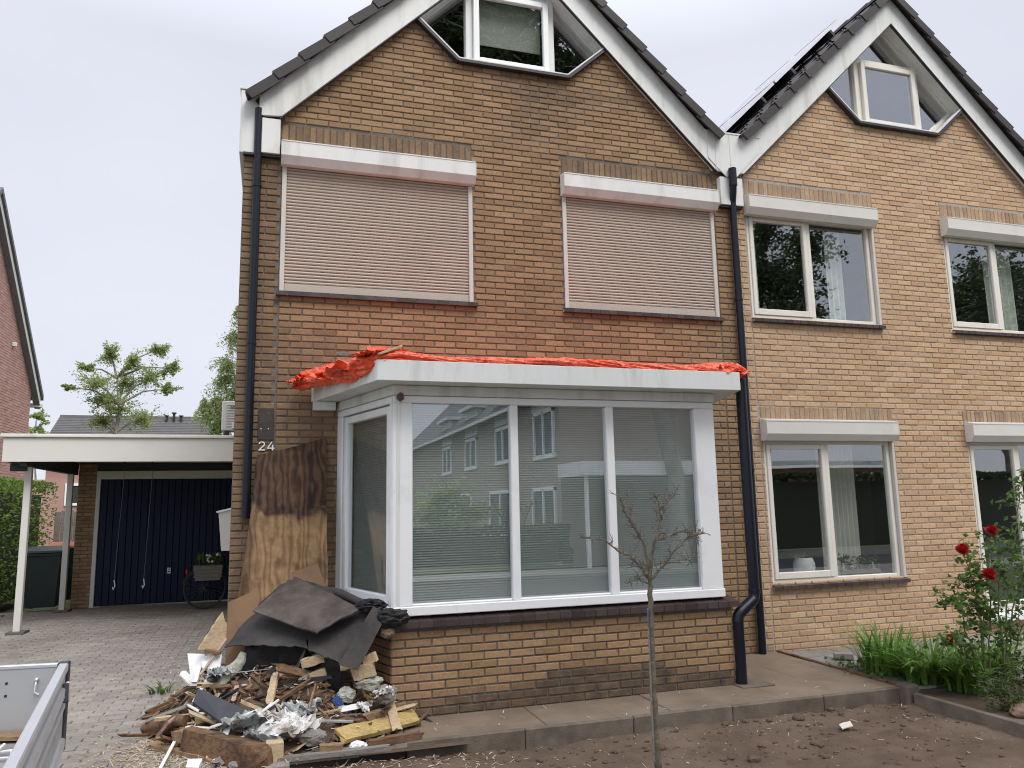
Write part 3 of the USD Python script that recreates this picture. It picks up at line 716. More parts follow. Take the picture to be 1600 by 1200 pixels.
# ---- house number 24
H24 = thing('brown_brick_house', 'brown brick gabled house with closed roller shutters and a white bay window', 'house', (2.5, 0, 0))
xc = 2.5
A_, B_, C_, D_ = np.array([.55, 0, 0]), np.array([.955, -1.22, 0]), np.array([4.12, -1.22, 0]), np.array([4.50, 0, 0])
SH = [(.017, 1.992, 3.80), (3.035, 4.975, 3.80)]
holes = [sbox(a, z, b, 5.37) for a, b, z in SH] + [gable_opening(xc), sbox(.74, .2, 4.36, 2.60)]
wall = gable_poly(xc, -.355, 5.205).difference(unary_union(holes))
obj(H24, 'wall', prism_y(wall, .0095, .10), 'mortar_dark')
sold = [sbox(.0, 5.35, 1.985, 5.56), sbox(3.04, 5.35, 4.985, 5.56)]
free = wall.difference(unary_union(sold+[sbox(.5, -.3, 4.6, .72)]))
br = []
segs = [(-.355, .010), (.018, 4.986), (4.994, 5.202)]
for b in interval_rows(free, segs):
    x, z = (b[0]+b[1])/2, (b[2]+b[3])/2
    nz = meshkit.fbm(np.array([[x*1.1, 3.0, z*.8]]), 3, 5)[0]
    d = np.clip((nz-.45)*1.3, 0, .5)
    for a_0, b_0, z_0 in SH:
        if a_0-.1 < x < b_0+.1 and z_0-.9 < z < z_0: d += .35*max(0, meshkit.noise(np.array([[x*5.0, 1.5, 0]]))[0]-.35)*(1-(z_0-z)/.9)
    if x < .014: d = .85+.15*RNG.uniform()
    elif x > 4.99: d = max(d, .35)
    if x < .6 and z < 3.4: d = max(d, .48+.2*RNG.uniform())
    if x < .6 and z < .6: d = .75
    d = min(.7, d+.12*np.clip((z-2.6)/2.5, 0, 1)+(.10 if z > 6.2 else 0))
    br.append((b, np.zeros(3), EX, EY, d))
for (a, b_) in ((.0, 1.985), (3.04, 4.985)):
    for b in soldiers(a, b_, 5.35, 5.56): br.append((b, np.zeros(3), EX, EY, .50+.3*RNG.uniform()))
# brick plinth under the bay
def plinth(P, Q, z1=.70):
    U = (Q-P); L = np.linalg.norm(U); U = U/L; N = np.array([-U[1], U[0], 0])
    fr = sbox(0, -.2, L, z1)
    for b in interval_rows(fr, [(0, L)]):
        s, z = (b[0]+b[1])/2, (b[2]+b[3])/2
        w = P+U*s
        damp = meshkit.fbm(np.array([[w[0]*1.6, 0, z*1.2]]), 4, 8)[0]
        lvl = .16+.30*(damp-.40)*2 + .10*math.exp(-((w[0]-1.9)/.7)**2)
        d = np.clip((lvl-z)/.13, 0, 1)*.85+.05
        br.append((b, P, U, N, d))
    V = np.array([P+N*.011, Q+N*.011, Q+N*.11, P+N*.11])
    obj(H24, 'bay_plinth', prism_z(Polygon(V[:, :2]), -.2, z1), 'mortar_dark')
plinth(A_, B_); plinth(B_, C_); plinth(C_, D_)
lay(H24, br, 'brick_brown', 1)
barges(H24, xc); roof(H24, xc, 9.2, (2.76, 2.50))
obj(H24, 'side_wall', bx(-.353, -.255, .10, 9.0, -.2, 5.5), 'brick_brown', tone=np.tile((.4, .5, .5), (8, 1)))
obj(H24, 'back_wall', bx(-.353, 10.9, 9.0, 9.1, -.2, 5.3), 'brick_brown', tone=np.tile((.4, .5, .3), (8, 1)))
obj(H24, 'floor_slab', bx(-.25, 5.2, .12, 9.0, 2.72, 2.80), 'room_floor')
# white boxed-in gutter ends at the eaves
def lower_box(h, x0, x1, z0, z1, y0=-.083): obj(h, 'eaves_box', bx(x0, x1, y0, .0, z0, z1, .004), 'white_board')
lower_box(H24, -.19, -.012, 5.19, 5.56)
obj(H24, 'eaves_box', bx(-.40, -.205, -.03, 9.0, 5.19, 5.86, .006), 'white_board')
obj(H24, 'eaves_box_cap', bx(-.41, -.195, -.04, 9.0, 5.862, 5.885, .004), 'old_white')
obj(H24, 'eaves_trim', bx(-.36, -.01, -.06, .0, 5.165, 5.188), 'black_trim')
# valley between the two gables
vb = Polygon([(4.90, 6.08), (5.62, 6.08), (5.62, 5.90), (5.27, 5.53), (5.13, 5.53), (4.90, 5.75)])
obj(H24, 'valley_board', prism_y(vb, -.094, -.086), 'white_board')
obj(H24, 'valley_cap', bx(4.88, 5.64, -.10, 1.2, 6.082, 6.10), 'white_board')
for x in (5.0, 5.20): obj(H24, 'board_joint', bx(x, x+.012, -.098, -.0945, 5.60, 6.08), 'old_white')
obj(H24, 'eaves_box', bx(5.05, 5.36, -.080, 0, 5.18, 5.53, .004), 'white_board')
obj(H24, 'eaves_trim', bx(5.05, 5.36, -.06, 0, 5.155, 5.178), 'black_trim')
obj(H24, 'valley_gutter', bx(5.12, 5.30, -.05, 8.9, 5.70, 5.90), 'lead_grey')
for a, b, z in SH: shuttered(H24, a, b, z, 5.345)

def gable_window(house, xc, warm, blind=False):
    w = part(house, 'gable_window'); y0 = .105
    op = gable_opening(xc); z_t = 7.52
    inner = op.buffer(-.05, join_style=2)
    obj(w, 'frame', prism_y(op.difference(inner), y0, y0+.08), 'cream_paint' if warm else 'white_board')
    for x in (xc-.535, xc+.455): obj(w, 'post', bx(x, x+.08, y0-.012, y0+.085, 6.60, 7.58, .006), 'cream_paint' if warm else 'white_board')
    obj(w, 'transom', bx(xc-.535, xc+.535, y0-.010, y0+.083, 7.50, 7.57, .006), 'cream_paint' if warm else 'white_board')
    yo = y0-.06
    frame_rect(w, 'sash', xc-.455, xc+.455, 6.61, 7.50, .07, yo, yo+.06, 'cream_paint' if warm else 'white_plastic')
    obj(w, 'pane', bx(xc-.388, xc+.388, yo+.028, yo+.032, 6.678, 7.432), 'glass_far')
    sides = inner.difference(sbox(xc-.535, 6, xc+.535, 7.57))
    for g in (sides.geoms if hasattr(sides, 'geoms') else [sides]):
        obj(w, 'pane', prism_y(g, y0+.04, y0+.044), 'glass_far')
    # grey lead sill with white drip edge
    for (a, b) in (((xc-.65, 6.555), (xc+.64, 6.555)), ((xc+.64, 6.555), (xc+1.16, 7.02)), ((xc-1.155, 7.02), (xc-.65, 6.555))):
        a3, b3 = np.array([a[0], -.035, a[1]]), np.array([b[0], -.035, b[1]])
        d, s, u = frame_of(b3-a3, (0, 1, 0))
        nrm = np.array([-d[2], 0, d[0]])
        obj(w, 'sill', beam(a3+EY*.10-nrm*.022-d*.01, b3+EY*.10-nrm*.022+d*.01, .035, .27, .003, up=(0, 1, 0)), 'black_trim')
        obj(w, 'sill_edge', beam(a3+EY*.02+nrm*.006, b3+EY*.02+nrm*.006, .016, .10, .002, up=(0, 1, 0)), 'white_board')
    if blind: obj(w, 'roller_blind', bx(xc-.40, xc+.40, y0+.10, y0+.105, 6.93, 7.5), 'roller_blind')
    mb = cat_([prism_y(Polygon([(xc-1.2, 6.3), (xc+1.2, 6.3), (xc+1.2, 6.8), (xc, 7.98), (xc-1.2, 6.8)]), 2.6, 2.63), bx(xc-1.2, xc-1.17, .3, 2.6, 6.3, 6.78), bx(xc+1.17, xc+1.2, .3, 2.6, 6.3, 6.78)])
    obj(w, 'room_wall', mb, 'room_wall')
    return w
gable_window(H24, xc, False, True)

# ---- the bay
BAY = part(H24, 'bay_window')
bA, bB, bC, bD = np.array([.60, 0, 0]), np.array([.965, -1.215, 0]), np.array([4.05, -1.215, 0]), np.array([4.42, 0, 0])
ZB, ZT = .79, 2.61
def post(P, U, s0, s1, z0, z1, t0=-.0, t1=.08, name='frame', m_='white_plastic', c=.006, parent=None):
    """a member of a bay face: along U from s0 to s1, depth t inwards"""
    N = np.array([-U[1], U[0], 0]); b = bx(s0, s1, t0, t1, z0, z1, c); V = b.vertices
    W = P+V[:, :1]*U+V[:, 1:2]*N+np.c_[np.zeros((len(V), 2)), V[:, 2]]
    obj(parent or BAY, name, trimesh.Trimesh(W, b.faces, process=False), m_)
def face(P, Q, stiles, glass_z=(.885, 2.545), inner=False):
    U = (Q-P); L = np.linalg.norm(U); U /= L
    post(P, U, 0, L, ZT-.06, ZT, 0, .09); post(P, U, 0, L, ZB, ZB+.075, -.015, .09)
    for (a, b) in stiles: post(P, U, a, b, ZB+.076, ZT-.061, 0, .09)
    for (a, b) in zip([q[1] for q in stiles[:-1]], [q[0] for q in stiles[1:]]):
        if inner:
            for (p, q, z0, z1) in ((a+.02, a+.085, ZB+.09, ZT-.075), (b-.085, b-.02, ZB+.09, ZT-.075), (a+.085, b-.085, ZB+.09, ZB+.155), (a+.085, b-.085, ZT-.14, ZT-.075)):
                post(P, U, p, q, z0, z1, .012, .08, 'sash')
            a, b, z0, z1 = a+.085, b-.085, ZB+.155, ZT-.14
        else:
            z0, z1 = ZB+.076, ZT-.061
            post(P, U, a+.001, b-.001, z0, z0+.016, .02, .075, 'glazing_bead'); z0 += .015
        post(P, U, a-.004, b+.004, z0-.003, z1+.003, .042, .046, 'pane', 'glass_bay', 0)
        # a venetian blind of fine slats hangs close behind each pane
        N = np.array([-U[1], U[0], 0]); mb = MB(); z = ZB+.03
        while z < ZT-.02:
            V = [P+U*(a-.03)+N*.092+EZ*z, P+U*(b+.03)+N*.092+EZ*z, P+U*(b+.03)+N*.106+EZ*(z+.020), P+U*(a-.03)+N*.106+EZ*(z+.020)]
            mb.add(np.array(V), [(0, 1, 2, 3)]); z += .021
        obj(BAY, 'blind', mb.mesh(), 'blind')
L1 = np.linalg.norm(bB-bA)
face(bA, bB, [(0, .13), (L1-.075, L1-.002)], inner=True)
face(bB, bC, [(.0, .165), (1.035, 1.105), (1.955, 2.03), (2.875, 3.085)])
face(bC, bD, [(0, .16), (L1-.16, L1-.002)])
obj(BAY, 'corner_post', tube([bB+np.array([.03, .035, ZB]), bB+np.array([.03, .035, ZT])], .05, 4), 'white_board')
obj(BAY, 'wasp_nest', lump(bB+np.array([.055, -.03, ZT-.015]), (.03, .03, .035), 3, sub=2), 'soil')
for k, (P, Q) in enumerate(((bA, bB), (bB, bC), (bC, bD))):   # frieze
    U = (Q-P); L = np.linalg.norm(U); U /= L
    post(P, U, -.004, L+.004, ZT+.004, 2.70, -.012, .05, 'frieze', 'white_board')
fA, fB, fC, fD = np.array([.345, .0, 0]), np.array([.80, -1.45, 0]), np.array([4.215, -1.45, 0]), np.array([4.66, 0, 0])
for (P, Q) in ((fA, fB), (fB, fC), (fC, fD)):
    U = (Q-P); L = np.linalg.norm(U); U /= L
    post(P, U, .002, L-.002, 2.70, 2.872, 0, .025, 'fascia', 'white_board', .003)
obj(BAY, 'soffit', prism_z([(p[0]*1.0, p[1]*.985-.004) for p in (fA, fB, fC, fD)], 2.702, 2.715), 'white_board')
obj(BAY, 'flat_roof', prism_z([(fA[0]+.03, -.004), (fB[0]+.03, fB[1]+.03), (fC[0]-.03, fC[1]+.03), (fD[0]-.03, -.004)], 2.72, 2.862), 'felt')
obj(BAY, 'wall_block', bx(.36, .575, -.10, -.002, 2.615, 2.698, .004), 'white_board')
# sloping sill of dark tiles round the bay
for (P, Q, sd) in ((A_, B_, 1), (B_, C_, 2)):
    U = (Q-P); L = np.linalg.norm(U); U /= L; N = np.array([-U[1], U[0], 0]); n = int(L/.108); q = L/n
    rng = np.random.default_rng(sd)
    if sd == 2: L += .05; n = int(L/.108); q = L/n
    for i in range(n):
        mm = prism_x([(-.05, .700), (.17, .700), (.17, .795), (-.05, .752)], i*q+.003, (i+1)*q-.003); V = mm.vertices
        W = P+V[:, :1]*U+V[:, 1:2]*N+np.c_[np.zeros((len(V), 2)), V[:, 2]]
        obj(BAY, 'sill_tile', trimesh.Trimesh(W, mm.faces, process=False), 'sill_tile', tone=np.tile((rng.uniform(), .5, rng.uniform(.05, .4)), (len(V), 1)))
    mm = prism_x([(-.04, .702), (.17, .702), (.17, .788), (-.04, .746)], 0, L); V = mm.vertices
    obj(BAY, 'sill_bed', trimesh.Trimesh(P+V[:, :1]*U+V[:, 1:2]*N+np.c_[np.zeros((len(V), 2)), V[:, 2]], mm.faces, process=False), 'mortar_dark')
obj(BAY, 'inner_dark', bx(.75, 4.35, .35, .37, .2, 2.6), 'room_wall')
obj(BAY, 'inner_floor', prism_z([(.75, -.05), (1.1, -1.05), (3.95, -1.05), (4.3, -.05)], .72, .76), 'room_floor')

# ---- the neighbour's house
HN = thing('yellow_brick_house', 'light yellow brick gabled house with open shutters and solar panels', 'house', (7.89, 0, 0))
xn = 7.89
wins = [(5.435, 7.335, 3.82, 5.345), (8.475, 10.37, 3.82, 5.345), (5.455, 7.335, .715, 2.60), (8.51, 10.37, .20, 2.60)]
wall = gable_poly(xn, 5.206, 10.93).difference(unary_union([sbox(a, z, b, t) for a, b, z, t in wins]+[gable_opening(xn)]))
obj(HN, 'wall', prism_y(wall, .008, .10), 'mortar_pale')
sold = [(5.43, 7.345, 5.35, 5.56), (8.465, 10.38, 5.35, 5.56), (5.44, 7.345, 2.60, 2.757), (8.47, 10.38, 2.60, 2.757)]
free = wall.difference(unary_union([sbox(a, p, b, q) for a, b, p, q in sold]))
br = []
for b in interval_rows(free, [(5.209, 5.411), (5.419, 10.92)]):
    x, z = (b[0]+b[1])/2, (b[2]+b[3])/2
    nz = meshkit.fbm(np.array([[x*1.1, 3.0, z*.8]]), 3, 15)[0]
    d = np.clip((nz-.5)*.9, 0, .35)+.25*max(0, 1-z/.22)+(.12 if z > 6.2 else 0)+(.15 if x < 5.41 else 0)
    br.append((b, np.zeros(3), EX, EY, min(.8, d)))
for (a, b_, p, q) in sold:
    for b in soldiers(a, b_, p, q): br.append((b, np.zeros(3), EX, EY, .50+.25*RNG.uniform()))
lay(HN, br, 'brick_yellow', 2)
barges(HN, xn); roof(HN, xn, 9.2, (2.46, 2.76), panels=True)
obj(HN, 'floor_slab', bx(5.2, 10.9, .12, 9.0, 2.72, 2.80), 'room_floor')
obj(HN, 'party_wall', bx(5.19, 5.22, .12, 9.0, -.2, 5.6), 'room_wall')
obj(HN, 'far_side_wall', bx(10.83, 10.93, .1, 9.0, -.2, 5.5), 'brick_yellow', tone=np.tile((.4, .5, .2), (8, 1)))
neighbour_window(HN, 5.435, 7.285, 3.822, 5.16, 6.345, boxtop=5.345)
neighbour_window(HN, 8.475, 10.32, 3.822, 5.16, 9.385, boxtop=5.345)
neighbour_window(HN, 5.455, 7.285, .717, 2.365, 6.35, boxtop=2.60)
wd = neighbour_window(HN, 8.51, 10.32, .23, 2.365, 9.36, boxtop=2.60, tall=True)
obj(wd, 'threshold', bx(8.48, 10.36, -.10, .115, .13, .225, .01), 'white_plastic')
obj(wd, 'door_panel', bx(9.45, 10.2, .05, .075, .32, .95), 'lead_grey')
gable_window(HN, xn, True)
room(HN, 5.5, 7.3, .13, 2.82, 5.4); room(HN, 8.5, 10.3, .13, 2.82, 5.4); room(HN, 5.5, 10.3, .13, .1, 2.7, depth=4.0)
# curtains behind the neighbour's windows
def curtain(parent, x0, x1, y, z0, z1, m_, folds=9, amp=.022, name='curtain'):
    n = folds*8; s = np.linspace(0, 1, n+1); V, F = [], []
    for zi, z in enumerate(np.linspace(z0, z1, 5)):
        for t in s: V.append((x0+(x1-x0)*t, y+amp*math.sin(t*folds*2*math.pi+.4*math.sin(3*t)), z))
    for r_ in range(4):
        for i in range(n): a = r_*(n+1)+i; F.append((a, a+1, a+n+2, a+n+1))
    F = np.array(F); obj(parent, name, trimesh.Trimesh(np.array(V), np.vstack([F[:, [0, 1, 2]], F[:, [0, 2, 3]]]), process=False), m_, smooth=True)
curtain(HN, 5.52, 5.75, .30, 3.85, 5.12, 'net_curtain', 3); curtain(HN, 6.80, 7.05, .30, 3.85, 5.12, 'net_curtain', 3)
curtain(HN, 9.44, 9.95, .28, 3.85, 5.12, 'net_curtain', 5); curtain(HN, 6.50, 7.05, .42, .12, 2.35, 'curtain', 8, .03)
curtain(HN, 8.6, 9.3, .75, .12, 2.35, 'lead_grey', 10, .03)
obj(HN, 'window_board', bx(5.46, 7.3, .12, .42, .735, .76, .004), 'cream_paint')

# solar panels lying on the neighbour's left roof slope
sd = np.array([1.0, 0, SL]); sd /= np.linalg.norm(sd); sn = np.array([-SL, 0, 1.0]); sn /= np.linalg.norm(sn)
base = np.array([xn-2.60, 0, 8.45-SL*2.60])
pos = ['lower front', 'upper front', 'lower rear', 'upper rear']
for j in range(2):
    for i in range(2):
        a = .10+i*1.72; y0 = .55+j*1.05
        lab = f"solar panel in the {'lower' if i == 0 else 'upper'} row on the yellow brick house's roof, {'nearest the verge' if j == 0 else 'second from the verge'}"
        o = base+sd*a+sn*.20+EY*y0
        SP = thing('solar_panel', lab, 'solar panel', o, 'solar panels on the roof')
        def slabm(u0, u1, v0, v1, n0, n1):
            b = trimesh.creation.box((1, 1, 1)); V = b.vertices+.5
            W = o+np.outer(u0+(u1-u0)*V[:, 0], sd)+np.outer(v0+(v1-v0)*V[:, 1], EY)+np.outer(n0+(n1-n0)*V[:, 2], sn)
            return trimesh.Trimesh(W, b.faces, process=False)
        obj(SP, 'cell_sheet', slabm(.012, 1.668, .012, .988, 0, .033), 'solar_cell')
        for (p, q, r_, t_) in ((0, 1.68, 0, .012), (0, 1.68, .988, 1.0), (0, .012, .012, .988), (1.668, 1.68, .012, .988)): obj(SP, 'frame', slabm(p, q, r_, t_, -.004, .036), 'panel_frame')
        for u in (.3, 1.3): obj(SP, 'rail', slabm(u, u+.04, -.05, 1.05, -.10, -.005), 'black_trim')

# ---- downpipes (each can be taken off its wall)
DP = thing('downpipe', 'black downpipe at the left corner of the brown house beside number 24', 'downpipe', (-.222, -.055, 1.6), 'downpipes')
obj(DP, 'pipe', cyl((-.222, -.055, 1.60), (-.222, -.055, 5.66), .040, 20), 'black_pipe', smooth=40)
for z in (4.83, 3.24, 1.75): obj(DP, 'bracket', cyl((-.222, -.055, z), (-.222, -.055, z+.022), .046, 20), 'black_pipe', smooth=40)
DP = thing('downpipe', 'long black downpipe running from the valley between the gables to the ground', 'downpipe', (5.215, -.06, 0), 'downpipes')
obj(DP, 'pipe', cyl((5.215, -.06, .0), (5.215, -.06, 5.50), .041, 20), 'black_pipe', smooth=40)
obj(DP, 'hopper', cyl((5.195, -.13, 5.40), (5.195, -.13, 5.62), .048, 16), 'black_pipe', smooth=40)
obj(DP, 'hopper_arm', tube([(5.195, -.13, 5.42), (5.20, -.11, 5.33), (5.215, -.06, 5.22)], .042, 14), 'black_pipe', smooth=40)
for z in (4.0, 2.0): obj(DP, 'bracket', cyl((5.215, -.06, z), (5.215, -.06, z+.022), .048, 20), 'black_pipe', smooth=40)
DP = thing('downpipe', 'black downpipe with a crooked foot standing at the right end of the bay', 'downpipe', (4.16, -1.25, 0), 'downpipes')
obj(DP, 'pipe', cyl((4.385, -1.20, .80), (4.385, -1.20, 2.86), .052, 20), 'black_pipe', smooth=40)
obj(DP, 'elbow', tube([(4.385, -1.20, .82), (4.38, -1.201, .78), (4.36, -1.206, .745), (4.20, -1.235, .645), (4.165, -1.243, .61), (4.16, -1.245, .56)], .053, 16), 'black_pipe', smooth=40)
obj(DP, 'foot_pipe', cyl((4.16, -1.245, .0), (4.16, -1.245, .575), .050, 20), 'black_pipe', smooth=40)
obj(DP, 'collar', cyl((4.385, -1.20, .80), (4.385, -1.20, .845), .056, 20), 'black_pipe', smooth=40)
obj(DP, 'foot_plate', bx(4.08, 4.42, -1.38, -1.12, .002, .016, .004), 'concrete')

# house number and the dark plate above it
NB = thing('number_plate', 'dark plate with mounting marks and two screws above the white 24', 'plate', (-.07, -.01, 2.36))
obj(NB, 'plate', bx(-.140, .003, -.012, -.004, 2.33, 2.63, .002), 'plate_dark')
for x in (-.112, -.045): obj(NB, 'screw', cyl((x, -.016, 2.435), (x, -.012, 2.435), .006, 8), 'number_white')
rng = np.random.default_rng(3)
mk = MB()
for k in range(46):
    a = rng.uniform(0, 2*math.pi); c = (-.072, 2.545) if k < 28 else (-.072, 2.42)
    x, z = c[0]+.046*math.cos(a)*rng.uniform(.8, 1.1), c[1]+.05*math.sin(a)*rng.uniform(.8, 1.1)
    b = lump((x, -.0125, z), (.005*rng.uniform(.4, 1), .002, .005*rng.uniform(.4, 1)), k, sub=1); mk.add(b.vertices, b.faces)
obj(NB, 'glue_mark', mk.mesh(), 'concrete')
tm = meshkit.text_mesh('24', .085, .008, bold=False); V = tm.vertices
single('house_number', trimesh.Trimesh(np.c_[-.140+V[:, 0]*1.08, -.006-V[:, 2], 2.228+V[:, 1]], tm.faces[:, ::-1] if False else tm.faces, process=False), 'number_white', 'white house number 24 beside the left downpipe', 'house number')

# ================================================================ CARPORT, GARAGE AND WHAT STANDS THERE
CP = thing('carport', 'white flat-roofed carport on two slim posts in front of the garage', 'carport', (-2, 6.5, 0))
obj(CP, 'fascia', bx(-3.665, -.36, 4.90, 4.93, 2.415, 2.765, .004), 'carport_white')
obj(CP, 'side_fascia', bx(-3.663, -3.633, 4.932, 8.1, 2.417, 2.765, .004), 'carport_white')
obj(CP, 'roof_edge', bx(-3.70, -.36, 4.865, 4.96, 2.768, 2.815, .006), 'old_white')
obj(CP, 'side_roof_edge', bx(-3.70, -3.60, 4.962, 12.5, 2.768, 2.815, .006), 'old_white')
obj(CP, 'roof', bx(-3.63, -.36, 4.935, 12.4, 2.62, 2.79), 'lead_grey')
for i in range(16):
    obj(CP, 'ceiling_board', bx(-3.60, -.37, 4.95+i*.195, 5.135+i*.195, 2.585, 2.615, .004), 'carport_white')
obj(CP, 'beam', bx(-3.45, -3.36, 4.95, 8.08, 2.36, 2.575), 'dark_beam')
obj(CP, 'cross_beam', bx(-3.64, -3.42, 5.20, 5.30, 2.30, 2.41), 'dark_beam')
for y in (5.26, 7.75):
    obj(CP, 'post', bx(-3.452, -3.362, y-.045, y+.045, .03, 2.37, .006), 'carport_white')
    obj(CP, 'post_foot', prism_z([(-3.52, y-.13), (-3.29, y-.13), (-3.27, y+.10), (-3.50, y+.12)], .004, .035), 'concrete')
GA = thing('garage', 'brick garage with a dark navy up-and-over door under the carport', 'garage', (-1.8, 8.3, 0))
fr = sbox(-3.36, -.2, -3.055, 2.55)
gb = [(b, np.array([0, 8.10, 0]), EX, EY, .15+.3*RNG.uniform()) for b in interval_rows(fr, [(-3.36, -3.055)])]
rng = np.random.default_rng(77)
for (b, P0, U, N, d) in gb:
    V, F, t = brick_geo(b, P0, U, N, rng, (rng.uniform(), .5, d)); mb = MB().add(V, F, t); obj(GA, 'brick', mb.mesh(), 'brick_brown', tone=mb.tone())
obj(GA, 'wall', bx(-3.36, -3.055, 8.111, 8.25, -.2, 2.56), 'mortar_dark')
obj(GA, 'side_wall', bx(-3.36, -3.25, 8.255, 12.4, -.2, 2.56), 'red_brick', tone=np.tile((.2, .5, .6), (8, 1)))
obj(GA, 'door_jamb', bx(-3.053, -2.985, 8.07, 8.16, .0, 2.42, .005), 'carport_white')
obj(GA, 'lintel', bx(-3.053, -.36, 8.062, 8.20, 2.28, 2.43, .005), 'carport_white')
obj(GA, 'wall_above', bx(-3.36, -.36, 8.12, 8.2, 2.435, 2.58), 'dark_beam')
for i in range(22):
    x = -2.98+i*.114
    obj(GA, 'door_plank', prism_z([(x, 8.13), (x+.003, 8.112), (x+.0085, 8.106), (x+.106, 8.106), (x+.1115, 8.112), (x+.1135, 8.13)], .03, 2.27), 'navy_paint')
obj(GA, 'door_backing', bx(-2.985, -.40, 8.131, 8.15, .02, 2.28), 'navy_paint')
h_ = obj(GA, 'door_handle', bx(-1.80, -1.735, 8.088, 8.107, .545, .65, .006), 'wire')
obj(GA, 'handle_lever', bx(-1.785, -1.75, 8.072, 8.087, .575, .592, .003), 'black_rubber')
obj(GA, 'key_hole', bx(-1.776, -1.758, 8.084, 8.0875, .612, .632), 'black_rubber')
for k, (x0, x1) in enumerate(((-2.42, -2.47), (-1.98, -2.02))):
    w = thing('hanging_rod', f"thin rod hanging from the carport ceiling, {'the one nearer the brick pier' if k == 0 else 'the one nearer the middle of the navy door'}", 'rod', (x1, 6.9, .35), 'rods hanging from the carport ceiling')
    obj(w, 'rod', tube([(x0, 6.9, 2.58), (x0+.01, 6.9, 2.3), (x1, 6.9, .55)], .0038, 6), 'lead_grey')
    obj(w, 'hook', tube([(x1, 6.9, .56), (x1+.015, 6.9, .46), (x1-.012, 6.9, .40), (x1-.02, 6.9, .45)], .009, 6), 'wire')
    obj(w, 'ceiling_hook', cyl((x0, 6.9, 2.40), (x0, 6.9, 2.585), .014, 8), 'black_rubber')
# air-conditioning outdoor unit on the garage roof
AC = thing('air_conditioner', 'beige outdoor air-conditioning unit on the garage roof against the house', 'air conditioner', (-.62, 6.1, 2.97))
obj(AC, 'casing', bx(-.83, -.36, 5.95, 6.3, 2.99, 3.49, .015), 'ac_white')
for i in range(9): obj(AC, 'grille_bar', bx(-.76, -.44, 5.935, 5.948, 3.06+i*.045, 3.075+i*.045, .003), 'old_white')
obj(AC, 'side_handle', bx(-.70, -.55, 5.93, 5.949, 3.36, 3.42, .006), 'lead_grey')
obj(AC, 'service_cover', bx(-.66, -.50, 5.915, 5.949, 3.02, 3.13, .01), 'old_white')
for x in (-.78, -.45): obj(AC, 'foot', bx(x, x+.06, 5.94, 6.31, 2.80, 2.988, .004), 'black_rubber')
# tapered grey box fixed to the side of the house
GB = thing('tapered_box', 'pale grey tapered box fixed to the house wall in front of the navy door', 'box', (-.48, 3, 1.15))
mm = prism_y(Polygon([(-.635, 1.66), (-.36, 1.70), (-.36, 1.17), (-.585, 1.17)]), 2.85, 3.1); obj(GB, 'body', mm, 'ac_white')
obj(GB, 'lid', prism_y(Polygon([(-.66, 1.665), (-.36, 1.735), (-.36, 1.71), (-.655, 1.645)]), 2.83, 3.12), 'packet_white')

# wheelie bins and hedge
def bin_(name, lab, x0, x1, y0, y1, h, body, lid):
    t = thing(name, lab, 'wheelie bin', ((x0+x1)/2, (y0+y1)/2, 0))
    bot = .06; w = x1-x0; d = y1-y0
    V = []
    for (z, s) in ((.06, .80), (h-.08, 1.0)):
        for (X, Y) in ((-1, -1), (1, -1), (1, 1), (-1, 1)): V.append(((x0+x1)/2+X*s*w/2, (y0+y1)/2+Y*s*d/2, z))
    obj(t, 'body', trimesh.convex.convex_hull(np.array(V)), body)
    obj(t, 'rim', bx(x0-.02, x1+.02, y0-.02, y1+.02, h-.11, h-.055, .012), body)
    mm = prism_x([(y0-.03, h-.05), (y0-.02, h-.015), (y1-.05, h+.05), (y1+.03, h+.03), (y1+.03, h-.05)], x0-.02, x1+.02); mm.fix_normals(); obj(t, 'lid', mm, lid)
    obj(t, 'handle', cyl((x0+.03, y1+.06, h-.02), (x1-.03, y1+.06, h-.02), .016, 10), body)
    for x in (x0+.02, x1-.06): obj(t, 'wheel', cyl((x, y1-.02, .10), (x+.045, y1-.02, .10), .10, 16), 'black_rubber', smooth=40)
bin_('wheelie_bin', 'dark green wheelie bin between the two carport posts', -4.10, -3.53, 7.95, 8.5, 1.05, 'bin_green', 'bin_green')
bin_('wheelie_bin', 'wheelie bin with an orange lid standing behind the dark green one', -4.02, -3.48, 9.1, 9.65, 1.08, 'bin_green', 'bin_orange')
def hedge(lab, x0, x1, y0, y1, h, n, size, seed, m_='leaf_hedge', name='hedge', faces=None):
    rng = np.random.default_rng(seed); t = thing(name, lab, 'hedge', ((x0+x1)/2, (y0+y1)/2, 0))
    C = np.c_[rng.uniform(x0, x1, n), rng.uniform(y0, y1, n), rng.uniform(.03, h, n)]
    side = rng.integers(0, 4, n); pull = rng.uniform(0, 1, n)**2*.22
    C[:, 0] = np.where(side == 0, x1-pull, C[:, 0]); C[:, 1] = np.where(side == 1, y0+pull, C[:, 1]); C[:, 2] = np.where(side == 2, h-pull, C[:, 2]); C[:, 0] = np.where(side == 3, x0+pull, C[:, 0])
    nz = meshkit.fbm(C*1.6, 3, seed)-.5; C += (C-np.array([(x0+x1)/2, (y0+y1)/2, h/2]))*nz[:, None]*.16
    C[:, 2] = np.maximum(C[:, 2], .02)
    lm, tn = leaf_cloud(C, size, rng, 2.0)
    tn[:] = np.clip(np.repeat(.25+.5*(meshkit.fbm(C*2.3, 3, seed+1)-.2)+rng.uniform(-.25, .25, n), 4), 0, 1)[:, None]
    obj(t, 'foliage', lm, m_, tone=tn)
    obj(t, 'inner_twigs', bx(x0+.25, x1-.25, y0+.25, y1-.25, 0, h-.25), 'twig_dark')
hedge('tall clipped green hedge at the left edge behind the white carport post', -5.9, -4.62, 5.6, 12.1, 2.34, 15000, .075, 5)
